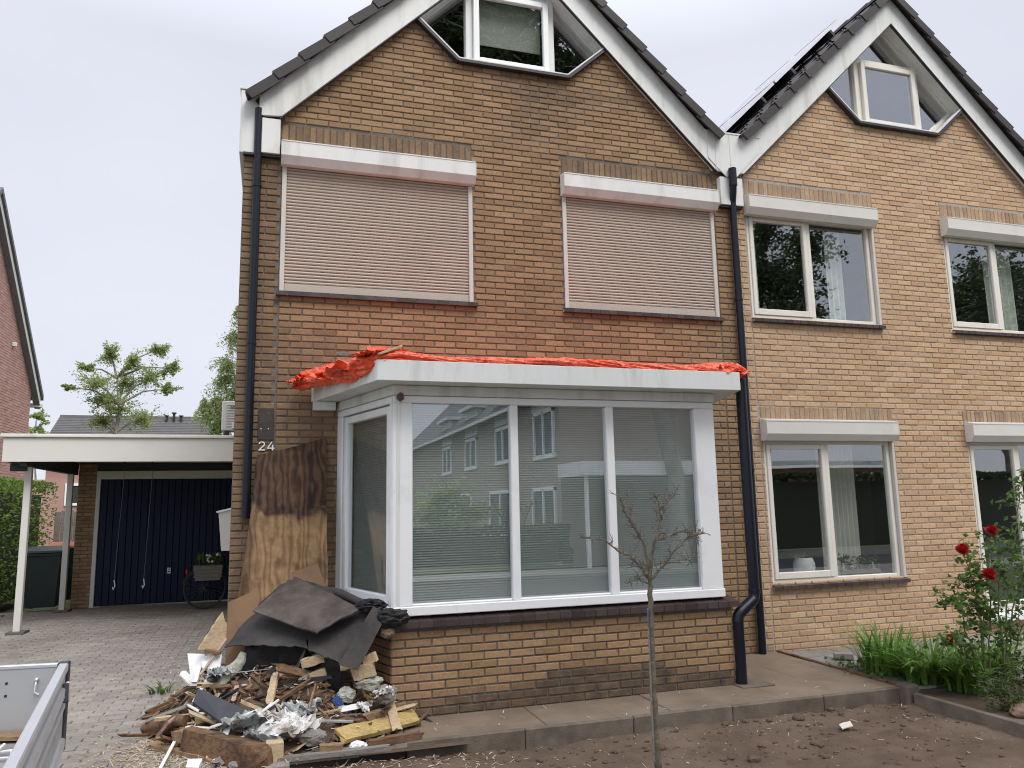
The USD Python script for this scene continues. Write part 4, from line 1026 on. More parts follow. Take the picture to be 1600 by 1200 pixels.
FE = thing('wooden_fence', 'weathered grey plank fence between the hedge and the garage pier', 'fence', (-4.1, 12.6, 0))
for i in range(11): obj(FE, 'plank', bx(-4.75+i*.13, -4.63+i*.13, 12.58, 12.605, .02, 1.72+.02*((i*7) % 3), .004), 'grey_wood')
for z in (.5, 1.4): obj(FE, 'rail', bx(-4.75, -3.3, 12.606, 12.65, z, z+.07), 'grey_wood')

# low plants at the left edge in front of the hedge
rng = np.random.default_rng(51)
LP = thing('low_shrub', 'low leafy plants at the left edge at the foot of the hedge', 'shrub', (-4.5, 6.6, 0))
C = np.c_[rng.normal(-4.62, .20, 420), rng.normal(6.5, .5, 420), np.abs(rng.normal(.32, .2, 420))]
lm, tn = leaf_cloud(C, .10, rng, 1.5); obj(LP, 'foliage', lm, 'weed_leaf', tone=tn)
for k in range(14):
    a = rng.uniform(0, 6.28); obj(LP, 'stem', tube([(-4.6+.1*math.cos(a), 6.5+.3*math.sin(a), 0), (-4.6+.2*math.cos(a), 6.5+.5*math.sin(a), .45)], .005, 5), 'stem_green')

# bicycle behind the house corner, and the flower basket on its rack
BK = thing('bicycle', 'dark bicycle half hidden behind the house corner, its red rear lamp showing', 'bicycle', (-.8, 7.0, 0))
def torus(c, R, r_, ax=1, n=28, k=8, a0=0, a1=2*math.pi):
    t = np.linspace(a0, a1, n); P = np.c_[c[0]+R*np.cos(t), np.full(n, c[1]), c[2]+R*np.sin(t)]
    return tube(P, r_, k, cap=True)
for cx in (-1.06, .02):
    w = obj(BK, 'wheel', torus((cx, 7.0, .35), .32, .008), 'black_rubber')
    obj(w, 'tyre', torus((cx, 7.0, .35), .337, .018), 'black_rubber')
    sp = cat_([cyl((cx, 7.0, .35), (cx+.32*math.cos(a), 7.0, .35+.32*math.sin(a)), .0012, 3) for a in np.arange(20)/20*2*math.pi]); obj(w, 'spokes', sp, 'lead_grey')
    obj(BK, 'mudguard', torus((cx, 7.0, .35), .365, .016, a0=.1, a1=2.9, n=16), 'black_rubber')
for (a, b) in (((-1.06, 7, .35), (-.72, 7, .30)), ((-.72, 7, .30), (-.80, 7, .80)), ((-.80, 7, .72), (-.12, 7, .82)), ((-.72, 7, .30), (-.12, 7, .76)), ((-1.06, 7, .35), (-.80, 7, .74)), ((.02, 7, .35), (-.15, 7, .98))): obj(BK, 'frame_tube', cyl(a, b, .016, 8), 'black_pipe')
obj(BK, 'saddle', lump((-.82, 7, .90), (.13, .08, .04), 1, .1, 2), 'black_rubber')
obj(BK, 'rack', cat_([cyl((-1.32, 7+s, .74), (-.80, 7+s, .74), .007, 6) for s in (-.06, .06)]+[cyl((-1.06, 7+s, .36), (-1.2, 7+s, .74), .006, 6) for s in (-.07, .07)]), 'black_rubber')
obj(BK, 'rear_lamp', bx(-1.375, -1.34, 6.95, 7.05, .60, .68, .01), 'red_lamp')
obj(BK, 'handlebar', tube([(-.30, 6.72, 1.02), (-.16, 6.85, 1.05), (-.15, 7.15, 1.05), (-.30, 7.28, 1.02)], .013, 8), 'black_pipe')
PL = thing('flower_basket', 'grey wicker basket of white flowering plants on the bicycle rack', 'flower basket', (-1.0, 6.9, .76))
b0 = trimesh.convex.convex_hull(np.array([(x, y, z) for z, s in ((.50, .20), (.74, .235)) for x in (-1.0-s, -1.0+s) for y in (6.72, 7.02)])); obj(PL, 'basket', b0, 'wicker')
for z in (.55, .61, .67, .735): obj(PL, 'basket_band', bx(-1.235, -.765, 6.71, 7.03, z, z+.016, .005), 'wicker')
rng = np.random.default_rng(8); mb = MB()
for k in range(130):
    a = rng.uniform(0, 2*math.pi); L = rng.uniform(.12, .36); b = np.array([-1.0+rng.uniform(-.18, .18), 6.87+rng.uniform(-.1, .1), .74]); u = np.array([math.cos(a), math.sin(a), 0])
    s = np.array([-u[1], u[0], 0])*.008; r_ = rng.uniform(.3, .9)
    P = [b, b+u*L*.35*r_+EZ*L*.65, b+u*L*r_+EZ*L*.55*(1.2-r_)]
    V = [P[0]-s, P[0]+s, P[1]+s, P[1]-s, P[2]]; mb.add(np.array(V), [(0, 1, 2), (0, 2, 3), (3, 2, 4)], (rng.uniform(),)*3)
obj(PL, 'leaves', mb.mesh(), 'weed_leaf', tone=mb.tone())
for k in range(11):
    c = np.array([-.92+rng.uniform(-.14, .16), 6.78+rng.uniform(-.06, .05), .84+rng.uniform(-.03, .10)]); V = [c]; n = 10
    for j in range(n): V.append(c+np.array([math.cos(j*.628), -.25, math.sin(j*.628)])*(.026 if j % 2 else .014))
    F = [(0, 1+j, 1+(j+1) % n) for j in range(n)]; obj(PL, 'flower', trimesh.Trimesh(np.array(V), F, process=False), 'petal_white', tone=np.tile((.6, .6, .6), (len(V), 1)))

# ================================================================ FARTHER HOUSES AND TREES
LH = thing('red_brick_house', 'reddish brick house wall with a grey verge at the left edge', 'house', (-9, 14, 0))
gy = [(9.6, -.2), (18.5, -.2), (18.5, 5.3), (14.05, 9.55), (9.6, 5.3)]
obj(LH, 'wall', prism_x(gy, -9.9, -7.008), 'mortar_pink')
gp = Polygon(gy); rest = MB(); rng = np.random.default_rng(61)
k = 0
while k*.075 < 9.4:
    ln = LineString([(9.6, k*.075+.03), (18.5, k*.075+.03)]).intersection(gp)
    if not ln.is_empty:
        a, b = ln.bounds[0], ln.bounds[2]; x = 9.6-(k % 2)*.12
        while x < b:
            x0, x1 = max(a, x+.006), min(b, x+.234)
            if x1-x0 > .03:
                V, F, t = brick_geo((x0, x1, k*.075+.006, k*.075+.069), np.array([-7.0, 0, 0]), EY, -EX, rng, (rng.uniform(), .5, rng.uniform(0, .3))); rest.add(V, np.array(F), t)
            x += .24
    k += 1
obj(LH, 'bricks', rest.mesh(), 'red_brick', tone=rest.tone(), kind='stuff')
for s, (ya, yb) in ((1, (18.95, 14.05)), (-1, (9.15, 14.05))):
    pts = [(ya, 5.3-.42+.0), (yb, 9.55), (yb, 9.85), (ya, 5.3-.42+.32)]
    obj(LH, 'verge_board', prism_x(pts, -7.02, -6.86), 'lead_grey' if False else 'old_white')
    pts = [(ya+s*.10, 5.3-.42+.25), (yb, 9.86), (yb, 10.0), (ya+s*.10, 5.3-.42+.40)]
    obj(LH, 'roof_edge', prism_x(pts, -9.9, -6.80), 'far_tile')
    pts = [(ya, 4.86), (yb, 9.52), (yb, 9.56), (ya, 4.90)]
    obj(LH, 'verge_soffit', prism_x(pts, -7.0, -6.84), 'lead_grey')
obj(LH, 'gutter', bx(-9.9, -6.80, 18.85, 19.02, 4.90, 5.02, .01), 'old_white')
obj(LH, 'wall_lamp', bx(-7.0, -6.9, 16.4, 16.5, 6.3, 6.42, .01), 'old_white')

FH = thing('far_house', 'far house with a long dark tiled roof seen over the carport', 'house', (-6, 32, 0))
obj(FH, 'wall', bx(-9.4, -2.9, 30.4, 36, -.2, 4.3), 'pink_wall')
obj(FH, 'annexe_wall', bx(-9.6, -6.0, 24.0, 28, -.2, 2.9), 'pink_wall')
for i in range(22):
    t0, t1 = i/22, (i+1)/22; y0, y1, z0, z1 = 29.9+3.1*t0, 29.9+3.1*t1, 4.15+2.05*t0, 4.15+2.05*t1
    xl = -9.75+.0*t0
    obj(FH, 'tile_course', prism_x([(y0, z0), (y1+.03, z1-.02), (y1+.03, z1+.03), (y0, z0+.075)], -9.7+.10*t0, -2.95), 'far_tile')
obj(FH, 'roof_back', prism_x([(33.0, 6.2), (36.3, 4.1), (36.3, 4.0), (30.2, 4.1)], -9.6, -2.96), 'far_tile')
obj(FH, 'ridge', bx(-9.6, -2.95, 32.9, 33.1, 6.17, 6.27, .02), 'far_tile')
for x in (-4.95, -4.62, -4.30):
    v = obj(FH, 'vent_pipe', cyl((x, 32.6, 5.95), (x, 32.6, 6.36 if x == -4.62 else 6.24), .06, 10), 'black_rubber'); obj(v, 'vent_cap', cyl((x, 32.6, 6.36 if x == -4.62 else 6.24), (x, 32.6, 6.42 if x == -4.62 else 6.28), .11, 10), 'black_rubber')
w = part(FH, 'window'); frame_rect(w, 'frame', -7.15, -6.55, 1.95, 2.75, .09, 23.93, 23.99, 'white_plastic'); obj(w, 'pane', bx(-7.06, -6.64, 23.96, 23.97, 2.04, 2.66), 'slate_board')

def tree(name, lab, base, h, crown, blobs, nleaf, size, seed, m_='leaf_birch', bark='bark_grey', r0=.09, droop=0.0, group=None, limbs=16, cat='tree'):
    """tapered trunk, limbs that reach into the crown's clumps, leaves gathered round the twigs"""
    rng = np.random.default_rng(seed); base = np.array(base, float)
    t = thing(name, lab, cat, base, group)
    cr = np.array(crown, float)
    pts = [base]; n = 7
    top = base+np.array([0, 0, h])
    for i in range(1, n+1): pts.append(base+(cr-base)*[1, 1, 0]*(i/n)**1.5+EZ*h*i/n*.93+np.r_[rng.normal(0, .05*h/8, 2), 0])
    pts = np.array(pts); obj(t, 'trunk', tube(pts, np.linspace(r0, r0*.15, n+1), 8), bark, smooth=True)
    C = []; branches = []
    for (c, r_) in blobs:
        c = np.array(c, float); r_ = np.array(r_, float)*np.ones(3)
        j = int(np.clip((c[2]-r_[2]*.5-base[2])/h*n/.93, 1, n)); s = pts[j]
        mid = (s+c)/2+np.array([0, 0, .12*np.linalg.norm(c-s)]); branches.append(tube([s, mid, c], [r0*.38, r0*.25, r0*.08], 6))
        nt = max(6, int(limbs*r_.mean()))
        for k in range(nt):
            d = rng.normal(size=3); d /= np.linalg.norm(d); e = c+d*r_*np.array([1.25, 1.1, .85])*rng.uniform(.35, 1.3); e[2] -= droop*rng.uniform(0, 1)
            m2 = (c+e)/2+rng.normal(0, .08, 3)*r_; branches.append(tube([c, m2, e], [r0*.12, r0*.07, r0*.03], 4))
            q = max(3, int(nleaf/len(blobs)/nt)); tt = rng.uniform(.25, 1.05, q)[:, None]
            C.append((1-tt)*c+tt*e+rng.normal(0, .13, (q, 3))*r_-EZ*droop*(tt**2)*.5)
    obj(t, 'limbs', cat_(branches), bark)
    C = np.vstack(C); lm, tn = leaf_cloud(C, size, rng, 1.8, droop=.5 if droop else 0)
    shade = np.repeat(np.clip(.15+.7*meshkit.fbm(C*.9, 3, seed)+rng.uniform(-.2, .2, len(C)), 0, 1), 4)
    obj(t, 'crown', lm, m_, tone=np.c_[shade, shade, shade])
    return t
T = lambda px, py, y: at(px, py, y)
yb = 17.0
tree('young_tree', 'light airy young tree standing behind the garage roof', (-4.2, yb, 0), 6.0, T(185, 560, yb),
     [(T(p, q, yb+e), r_) for p, q, r_, e in ((190, 640, .62, 0), (195, 600, .60, .3), (150, 600, .50, -.2), (235, 590, .48, .2), (172, 553, .38, 0), (248, 545, .36, .2), (135, 575, .26, 0), (208, 565, .34, -.3), (265, 575, .30, 0), (160, 625, .42, 0), (108, 605, .16, 0), (160, 660, .42, .2), (225, 655, .42, 0), (262, 608, .26, 0))],
     15000, .066, 71, r0=.10, limbs=60)
yb = 15.0
tree('birch_tree', 'drooping pale green birch rising beside the house corner behind the air conditioner', (-1.2, yb, 0), 9.5, T(385, 480, yb),
     [(T(p, q, yb+e), r_) for p, q, r_, e in ((372, 480, .30, 0), (366, 520, .36, .2), (355, 560, .36, 0), (348, 590, .40, .2), (335, 622, .40, 0), (365, 610, .45, 0), (350, 645, .40, 0), (385, 560, .5, 0), (322, 628, .26, 0), (395, 500, .5, .3), (342, 660, .26, 0))],
     14000, .062, 72, limbs=60, droop=.45, r0=.10)
tree('distant_tree', 'small far tree between the red brick house and the far roof', (-10.6, 34, 0), 6.2, T(57, 660, 34), [(T(57, 652, 34), .45), (T(56, 672, 34), .6), (T(60, 690, 34), .6)], 500, .2, 73)

# across the street: what the windows reflect
OH = thing('opposite_house', 'long grey brown terrace across the street, seen mirrored in the bay window', 'house', (11, -28, 0))
obj(OH, 'wall', bx(8.5, 16.5, -46, -17.0, -.2, 5.3), 'grey_house')
obj(OH, 'gable_wall', prism_y(Polygon([(8.5, 5.3), (16.5, 5.3), (12.5, 9.2)]), -17.1, -17.02), 'grey_house')
obj(OH, 'roof', prism_y(Polygon([(8.1, 4.95), (12.5, 9.25), (12.5, 9.45), (8.0, 5.1)]), -46.2, -16.8), 'far_tile')
obj(OH, 'roof', prism_y(Polygon([(16.9, 4.95), (12.5, 9.25), (12.5, 9.45), (17.0, 5.1)]), -46.2, -16.8), 'far_tile')
obj(OH, 'gutter', bx(8.0, 8.12, -46, -16.9, 5.0, 5.12), 'white_board')
for (ya, yb_, z0, z1) in ((-19.3, -17.4, 3.2, 4.7), (-24, -22, 3.3, 4.6), (-29, -27, 3.3, 4.6), (-34, -32, 3.3, 4.6), (-19.6, -17.4, .5, 2.2), (-25, -22, .5, 2.2), (-31, -28, .5, 2.2)):
    w = part(OH, 'window')
    for (a, b, p, q) in ((ya, ya+.1, z0, z1), (yb_-.1, yb_, z0, z1), ((ya+yb_)/2-.05, (ya+yb_)/2+.05, z0, z1), (ya, yb_, z1-.1, z1+.02), (ya-.1, yb_+.1, z0-.08, z0+.06)): obj(w, 'frame', bx(8.42, 8.52, a, b, p, q), 'white_plastic')
    obj(w, 'pane', bx(8.48, 8.495, ya+.1, yb_-.1, z0+.06, z1-.1), 'slate_board')
for y in (-18.35, -23, -28, -33):
    d = part(OH, 'dormer'); obj(d, 'cheek', prism_y(Polygon([(8.45, 4.7), (8.45, 5.9), (9.6, 5.9)]), y-1.1, y+1.1), 'white_board'); obj(d, 'dormer_roof', bx(8.2, 9.7, y-1.25, y+1.25, 5.9, 6.05), 'white_board')
OG = thing('opposite_carport', 'white fronted carport across the street, mirrored in the right bay pane', 'carport', (9.5, -15.6, 0))
obj(OG, 'fascia', bx(8.3, 12.5, -16.7, -14.7, 2.45, 2.85), 'white_board')
for x in (8.4, 12.3): obj(OG, 'post', bx(x, x+.1, -14.9, -14.8, -.1, 2.45), 'white_board')
OG = thing('opposite_garages', 'row of low garages across the street, mirrored in the yellow house windows', 'garage', (27, -26, 0))
obj(OG, 'wall', bx(19, 36, -31, -25, -.2, 3.2), 'hardboard'); obj(OG, 'fascia', bx(18.8, 36.2, -25.1, -24.8, 3.35, 3.55), 'white_board')
for k in range(6): obj(OG, 'garage_door', bx(19.5+k*2.7, 21.8+k*2.7, -24.99, -24.95, -.1, 2.3), 'slate_board')
hedge('garden hedge across the street, mirrored low in the bay window', 3.0, 8.2, -16.6, -15.6, 1.05, 5000, .16, 90, 'leaf_tree')
hedge('tall dark hedge across the street, mirrored in the yellow house lower windows', 13.5, 36, -15.6, -14.5, 2.5, 16000, .20, 95, 'leaf_tree')
tree('garden_shrub', 'big leafy shrub across the street, mirrored in the left bay pane', (5.9, -21.5, -.1), 3.0, (5.9, -21.5, 2), [((5.9, -21.5, 1.9), 1.0), ((5.1, -21.2, 1.4), .9), ((6.8, -21.6, 1.5), .9), ((6.0, -21, .8), 1.1)], 1800, .22, 91, 'leaf_birch', cat='shrub')
def big_blobs(c, r_, n, seed):
    rng = np.random.default_rng(seed); out = []
    for k in range(n):
        d = rng.normal(size=3); d /= np.linalg.norm(d); out.append((np.array(c)+d*np.array(r_)*rng.uniform(.35, .85), np.array(r_)*rng.uniform(.30, .42)))
    return out
tree('street_tree', 'big dark leafy tree across the street mirrored in the yellow house left upper window', (17.5, -16.5, -.1), 12, (17.3, -16.5, 9), big_blobs((17.3, -16.5, 8.4), (3.4, 3.0, 4.6), 26, 92), 34000, .19, 92, 'leaf_tree', r0=.28)
tree('street_tree', 'second dark leafy tree across the street mirrored in the yellow house right windows', (29.0, -16.5, -.1), 12, (28.8, -16.5, 9), big_blobs((28.6, -16.5, 8.0), (3.4, 3.0, 4.6), 26, 93), 28000, .20, 93, 'leaf_tree', r0=.28)
tree('street_tree', 'tallest tree across the street mirrored in the brown house gable window', (11.2, -14.7, -.1), 19, (8.0, -14.6, 15), big_blobs((7.2, -14.6, 16.2), (5.0, 3.4, 4.4), 30, 94), 34000, .20, 94, 'leaf_tree', r0=.30)

# ================================================================ ORANGE TARPAULIN ON THE BAY ROOF
TP = thing('orange_tarpaulin', 'rolled and bunched orange tarpaulin lying along the bay roof edge', 'tarpaulin', (2.4, -.8, 2.87))
path = [(470, 598, -.10, 13), (490, 589, -.35, 15), (515, 583, -.62, 16), (545, 579, -.95, 17), (575, 570, -1.25, 15), (596, 560, -1.40, 10), (625, 555, -1.41, 9), (650, 557, -1.40, 6), (700, 561, -1.40, 5), (760, 562, -1.40, 5.5), (820, 564, -1.40, 6), (868, 563, -1.40, 6), (884, 564, -1.40, 9), (900, 566, -1.40, 7), (960, 570, -1.40, 8), (1000, 573, -1.40, 7), (1025, 574, -1.40, 8), (1060, 576, -1.39, 7), (1085, 577, -1.38, 9), (1110, 578, -1.36, 13), (1135, 579, -1.33, 15), (1152, 580, -1.30, 13), (1161, 581, -1.28, 8)]
P = np.array([at(a, b, c) for a, b, c, r_ in path]); R_ = np.array([r_ for *_, r_ in path])/205.0
tt = np.linspace(0, len(P)-1, 340); P = np.stack([np.interp(tt, np.arange(len(P)), P[:, i]) for i in range(3)], 1); R_ = np.interp(tt, np.arange(len(R_)), R_)
P += (meshkit.fbm(P*3.0, 3, 2)-.5)[:, None]*np.array([0, .05, .018])-EZ*.010
def wrinkled_tube(P, R, k, seed, tw=9.0, amp=.55):
    m_ = tube(P, R, k, cap=True); V = m_.vertices.copy(); n = len(P)
    s = np.r_[0, np.cumsum(np.linalg.norm(np.diff(P, axis=0), axis=1))]
    for i in range(n):
        a = np.arange(k)/k*2*np.pi
        q = np.c_[np.full(k, s[i]*2.6), 2.1*np.cos(a+s[i]*tw*.3), 2.1*np.sin(a+s[i]*tw*.3)]
        f = 1-np.abs(2*meshkit.fbm(q, 3, seed)-1)*1.9
        g = meshkit.noise(q*[2.6, 1.3, 1.3], seed+5)
        V[i*k:(i+1)*k] = P[i]+(V[i*k:(i+1)*k]-P[i])*(1-amp*.55+amp*(f*.75+g*.35))[:, None]
    return trimesh.Trimesh(V, m_.faces, process=False)
obj(TP, 'roll', wrinkled_tube(P, R_, 34, 4, amp=.8), 'tarp', smooth=30)
# bunches at the corner and the right end
c1 = at(600, 551, -1.33)
TARP_BUNCH = ((c1, (.15, .12, .075), 6), (at(555, 576, -1.05), (.17, .12, .08), 9), (at(515, 585, -.60), (.15, .13, .08), 10), (at(1128, 578, -1.30), (.13, .12, .07), 11), (at(1150, 581, -1.27), (.08, .09, .06), 12), (at(482, 592, -.26), (.11, .11, .08), 14))

# the flat of it over the roof
def grid_sheet(f, nu, nv):
    u, v = np.meshgrid(np.linspace(0, 1, nu), np.linspace(0, 1, nv), indexing='ij'); V = f(u.ravel(), v.ravel()); idx = np.arange(nu*nv).reshape(nu, nv)
    q = np.stack([idx[:-1, :-1].ravel(), idx[1:, :-1].ravel(), idx[1:, 1:].ravel(), idx[:-1, 1:].ravel()], 1)
    return trimesh.Trimesh(V, np.vstack([q[:, [0, 1, 2]], q[:, [0, 2, 3]]]), process=False)
def top_sheet(u, v):
    y = -.02-1.38*v; xl = .36+.455*v; xr = 4.63-.43*v
    x = xl+(xr-xl)*u; p = np.c_[x*2.2, y*3, 0*x]
    return np.c_[x, y, 2.872+.035*meshkit.fbm(p, 4, 8)*(1-.8*v)]
obj(TP, 'spread_sheet', grid_sheet(top_sheet, 70, 24), 'tarp', smooth=True)
single('lath', beam(at(528, 553, -.75), at(562, 555, -1.0), .05, .03, .003), 'grey_wood', 'grey lath sticking out left of the orange tarpaulin bunch', 'lath')
single('lath', beam(at(592, 553, -1.47), at(627, 541, -1.40), .045, .02, .003), 'pale_wood', 'short pale lath lying across the orange tarpaulin at the bay corner', 'lath')

# the bunches need film(), which is defined with the heap
# ================================================================ HEAP OF DEMOLITION RUBBLE
MC, MR, MH = np.array([.24, -.66]), np.array([1.10, 1.18]), .62
def mound(x, y):
    r_ = np.hypot((x-MC[0])/MR[0], (y-MC[1])/MR[1]); return MH*np.clip(1-r_, 0, 1)**.85
def om(X, Y, lift=.0):
    """where the heap (or the ground beside it) lies in that direction"""
    d = _ray(200+X/3.2, 850+Y/3.2); d = d/np.linalg.norm(d); t = 4.5
    while t < 9:
        p = CAM+d*t
        if p[2] < max(0, mound(p[0], p[1]))+lift: return p
        t += .01
    return p
def q(X, Y, y): return at(200+X/3.2, 850+Y/3.2, y)
# the heap's core: broken plaster, earth and splinters too small to tell apart
n = 90
def core(u, v):
    x = MC[0]+MR[0]*1.08*(2*u-1); y = MC[1]+MR[1]*1.08*(2*v-1); p = np.c_[x, y, 0*x]
    return np.c_[x, y, mound(x, y)-.03+.10*(meshkit.fbm(p*7, 4, 6)-.5)*(mound(x, y) > .01)]
HEAP = thing('rubble_core', 'dark earth and splinters forming the inside of the rubble heap', 'rubble', (MC[0], MC[1], 0), kind='stuff')
obj(HEAP, 'debris', grid_sheet(core, n, n), 'soil', smooth=True)
def chips(nn, seed, region, size, z_of, matn, name, parent):
    rng = np.random.default_rng(seed); mb = MB()
    for k in range(nn):
        x, y = region(rng); z = z_of(x, y)+.006
        L, w, h = size*math.exp(rng.normal(0, .6)), size*rng.uniform(.06, .35), size*rng.uniform(.04, .2)
        b = trimesh.creation.box((L, w, h)); b.vertices *= rng.uniform(.7, 1.3, (8, 3))
        b.apply_transform(trimesh.transformations.euler_matrix(rng.normal(0, .35), rng.normal(0, .35), rng.uniform(0, 6.28))); b.apply_translation((x, y, z)); mb.add(b.vertices, b.faces)
    return obj(parent, name, mb.mesh(), matn)
mreg = lambda r_: tuple(MC+MR*(lambda a, b: np.array([math.cos(a)*b, math.sin(a)*b]))(r_.uniform(0, 6.28), math.sqrt(r_.uniform(0, 1))*1.02))
for nn, sd_, s_, m_ in ((240, 1, .075, 'old_wood'), (380, 2, .10, 'rotten_wood'), (170, 3, .04, 'foam_white'), (220, 4, .06, 'cardboard'), (160, 5, .06, 'film_grey'), (80, 6, .075, 'pale_wood'), (260, 7, .07, 'soil')):
    chips(nn, sd_, mreg, s_, mound, m_, 'splinters', HEAP)
def film(c, r_, seed, nsheet=2, crease=.55, nf=11):
    """crumpled plastic film: a few stiffly creased sheets"""
    rng = np.random.default_rng(seed); out = []
    for k in range(nsheet):
        a = rng.uniform(0, 6.28); u = np.array([math.cos(a), math.sin(a)*.8, rng.uniform(-.2, .5)]); v = np.array([-math.sin(a)*.8, math.cos(a), rng.uniform(-.1, .7)])
        u, v = u*np.array(r_)*[1.1, 1.1, 1], v*np.array(r_)*[1.1, 1.1, 1]; o = np.asarray(c)+rng.normal(0, .25, 3)*np.array(r_)*[1, 1, .4]
        n_ = 26; uu, vv = np.meshgrid(np.linspace(-1, 1, n_), np.linspace(-1, 1, n_), indexing='ij'); P = o+uu.reshape(-1, 1)*u+vv.reshape(-1, 1)*v
        D = np.zeros((len(P), 3)); q_ = np.c_[uu.ravel(), vv.ravel()]
        for t in range(nf):
            w = rng.normal(size=2)*rng.uniform(.6, 1.6); tri = np.abs(((q_@w+rng.uniform()) % 1)-.5)-.25; D += tri[:, None]*rng.normal(size=3)*np.mean(r_)*crease
        P = P+D*[.6, .6, 1]; P[:, 2] = np.maximum(P[:, 2], .004); idx = np.arange(n_*n_).reshape(n_, n_)
        f = np.stack([idx[:-1, :-1].ravel(), idx[1:, :-1].ravel(), idx[1:, 1:].ravel(), idx[:-1, 1:].ravel()], 1)
        out.append(trimesh.Trimesh(P, np.vstack([f[:, [0, 1, 2]], f[:, [0, 2, 3]]]), process=False))
    return cat_(out)
for nn, sd_, s_, m_ in ((16, 11, .30, 'old_wood'), (22, 12, .30, 'rotten_wood'), (20, 13, .30, 'pale_wood'), (18, 14, .32, 'grey_wood'), (14, 15, .26, 'foam_white'), (12, 16, .30, 'slate_board'), (10, 17, .28, 'pink_lath')):
    rng = np.random.default_rng(sd_); mb = MB()
    for k in range(nn):
        x, y = mreg(rng); L = s_*rng.uniform(.5, 1.4); a = rng.uniform(0, 6.28); t_ = rng.normal(0, .35)
        u = np.array([math.cos(a)*math.cos(t_), math.sin(a)*math.cos(t_), math.sin(t_)]); c = np.array([x, y, mound(x, y)+.03+abs(math.sin(t_))*L*.3])
        if x > .5 and y > -1.3: continue
        b = beam(c-u*L/2, c+u*L/2, rng.uniform(.015, .075), rng.uniform(.006, .026), 0, roll=rng.normal(0, .6), jag=.03, rng=rng); mb.add(b.vertices, b.faces)
    obj(HEAP, 'broken_boards', mb.mesh(), m_)
def solid_quad(pts, th):
    p = np.array(pts, float); nn = np.cross(p[1]-p[0], p[3]-p[0]); nn /= np.linalg.norm(nn)
    if nn@(CAM-p.mean(0)) < 0: nn = -nn
    V = np.vstack([p, p-nn*th]); F = [(0, 1, 2, 3), (7, 6, 5, 4)]+[(i, i+4, (i+1) % 4+4, (i+1) % 4) for i in range(4)]
    F = np.array(F); m_ = trimesh.Trimesh(V, np.vstack([F[:, [0, 1, 2]], F[:, [0, 2, 3]]]), process=False); m_.fix_normals(); return m_
for px_, py_, y_, r_, sd_ in ((1136, 578, -1.29, (.115, .11, .062), 3), (1112, 578, -1.31, (.09, .09, .045), 4), (484, 592, -.24, (.10, .14, .075), 5), (530, 582, -.78, (.11, .20, .075), 6), (566, 572, -1.15, (.12, .14, .075), 7), (600, 553, -1.35, (.10, .10, .055), 8)):
    obj(TP, 'fold', lump(at(px_, py_, y_), r_, sd_, .5, 4, 1.5), 'tarp', smooth=40)
for c_, r_, sd_ in TARP_BUNCH:
    obj(TP, 'bunch', film(c_-EZ*.012, r_, sd_, 3, .36, 7), 'tarp', smooth=30)
# boards leaning against the wall
def plywood(name, c4, nu, nv, seed, stain, lab):
    m_ = sheet(*c4, nu, nv, .005, 3, .016, seed, jag=.008); V = m_.vertices
    single(name, m_, 'plywood', lab, 'plywood', tone=np.c_[np.zeros(len(V)), np.zeros(len(V)), stain(V)])
def stain_(V):
    n1 = meshkit.fbm(V*[6, 2, 3.5], 4, 3); n2 = meshkit.fbm(V*[14, 2, 5], 3, 5); z = V[:, 2]+.55*(n1-.5)+.12*(n2-.5)
    d = np.clip((z-1.66)/.14, 0, 1)*(.72+.25*n2) + .85*np.exp(-((z-1.70)/.05)**2) + .55*np.exp(-((z-1.22)/.04)**2)*np.clip((V[:, 0]-.05)/.2, 0, 1) + .8*np.clip((-.08-V[:, 0])/.12+n1-.5, 0, 1)
    return np.clip(d+np.clip((n1-.62)*2, 0, .5), 0, 1)
TL_, TR_, ML_, MR_, BL_, BR_ = at(402, 712, -.035), at(509, 684, -.035), at(391, 806, -.19), at(510, 800, -.19), at(360, 1020, -.55), at(514, 1015, -.52)
plywood('plywood_sheet', (TL_, TR_, MR_, ML_), 26, 30, 3, stain_, 'dark rotten plywood sheet leaning against the brick wall below the number 24')
plywood('plywood_sheet', (ML_+np.array([0, -.012, .03]), MR_+np.array([0, -.012, .05]), BR_, BL_), 26, 40, 4, stain_, 'lighter stained plywood sheet leaning on the wall behind the rubble heap')
single('hardboard_piece', solid_quad([q(500, 292, -.60), q(655, 222, -.56), q(640, 520, -.70), q(488, 640, -.74)], .006), 'hardboard', 'brown hardboard piece standing at the left rear of the rubble heap', 'board')
single('hardboard_piece', solid_quad([q(818, 140, -.36), q(950, 98, -.36), q(992, 225, -.45), q(840, 235, -.45)], .006), 'hardboard', 'brown hardboard corner sticking up behind the roofing felt', 'board')
single('board_offcut', beam(q(695, 185, -.30), q(782, 192, -.30), .04, .085, .002), 'slate_board', 'dark grey offcut poking up behind the roofing felt', 'board')
# roofing felt
FL = thing('roofing_felt', 'large torn grey roofing felt sheet draped over the rubble heap', 'roofing felt', (.3, -.8, .4))
pA, pB, pC, pD, pE, pF = q(488, 506, -.85), q(905, 520, -1.22), q(842, 168, -.40), q(660, 300, -.50), q(1095, 612, -1.42), q(1275, 318, -1.27)
obj(FL, 'left_fold', sheet(pA, pB, pC, pD, 44, 30, .032, 3.2, .007, 11, sag=-.02, jag=.022), 'felt', smooth=35)
obj(FL, 'right_fold', sheet(pB, pE, pF, pC, 34, 30, .03, 3.2, .007, 12, jag=.02), 'felt', smooth=35)
single('roofing_felt', sheet(q(620, 332, -.86), q(942, 442, -1.29), q(1165, 318, -1.26), q(838, 166, -.50), 34, 26, .014, 4, .014, 13, jag=.012), 'felt_brown', 'smaller brownish roofing felt piece lying on top of the heap', 'roofing felt', smooth=35)
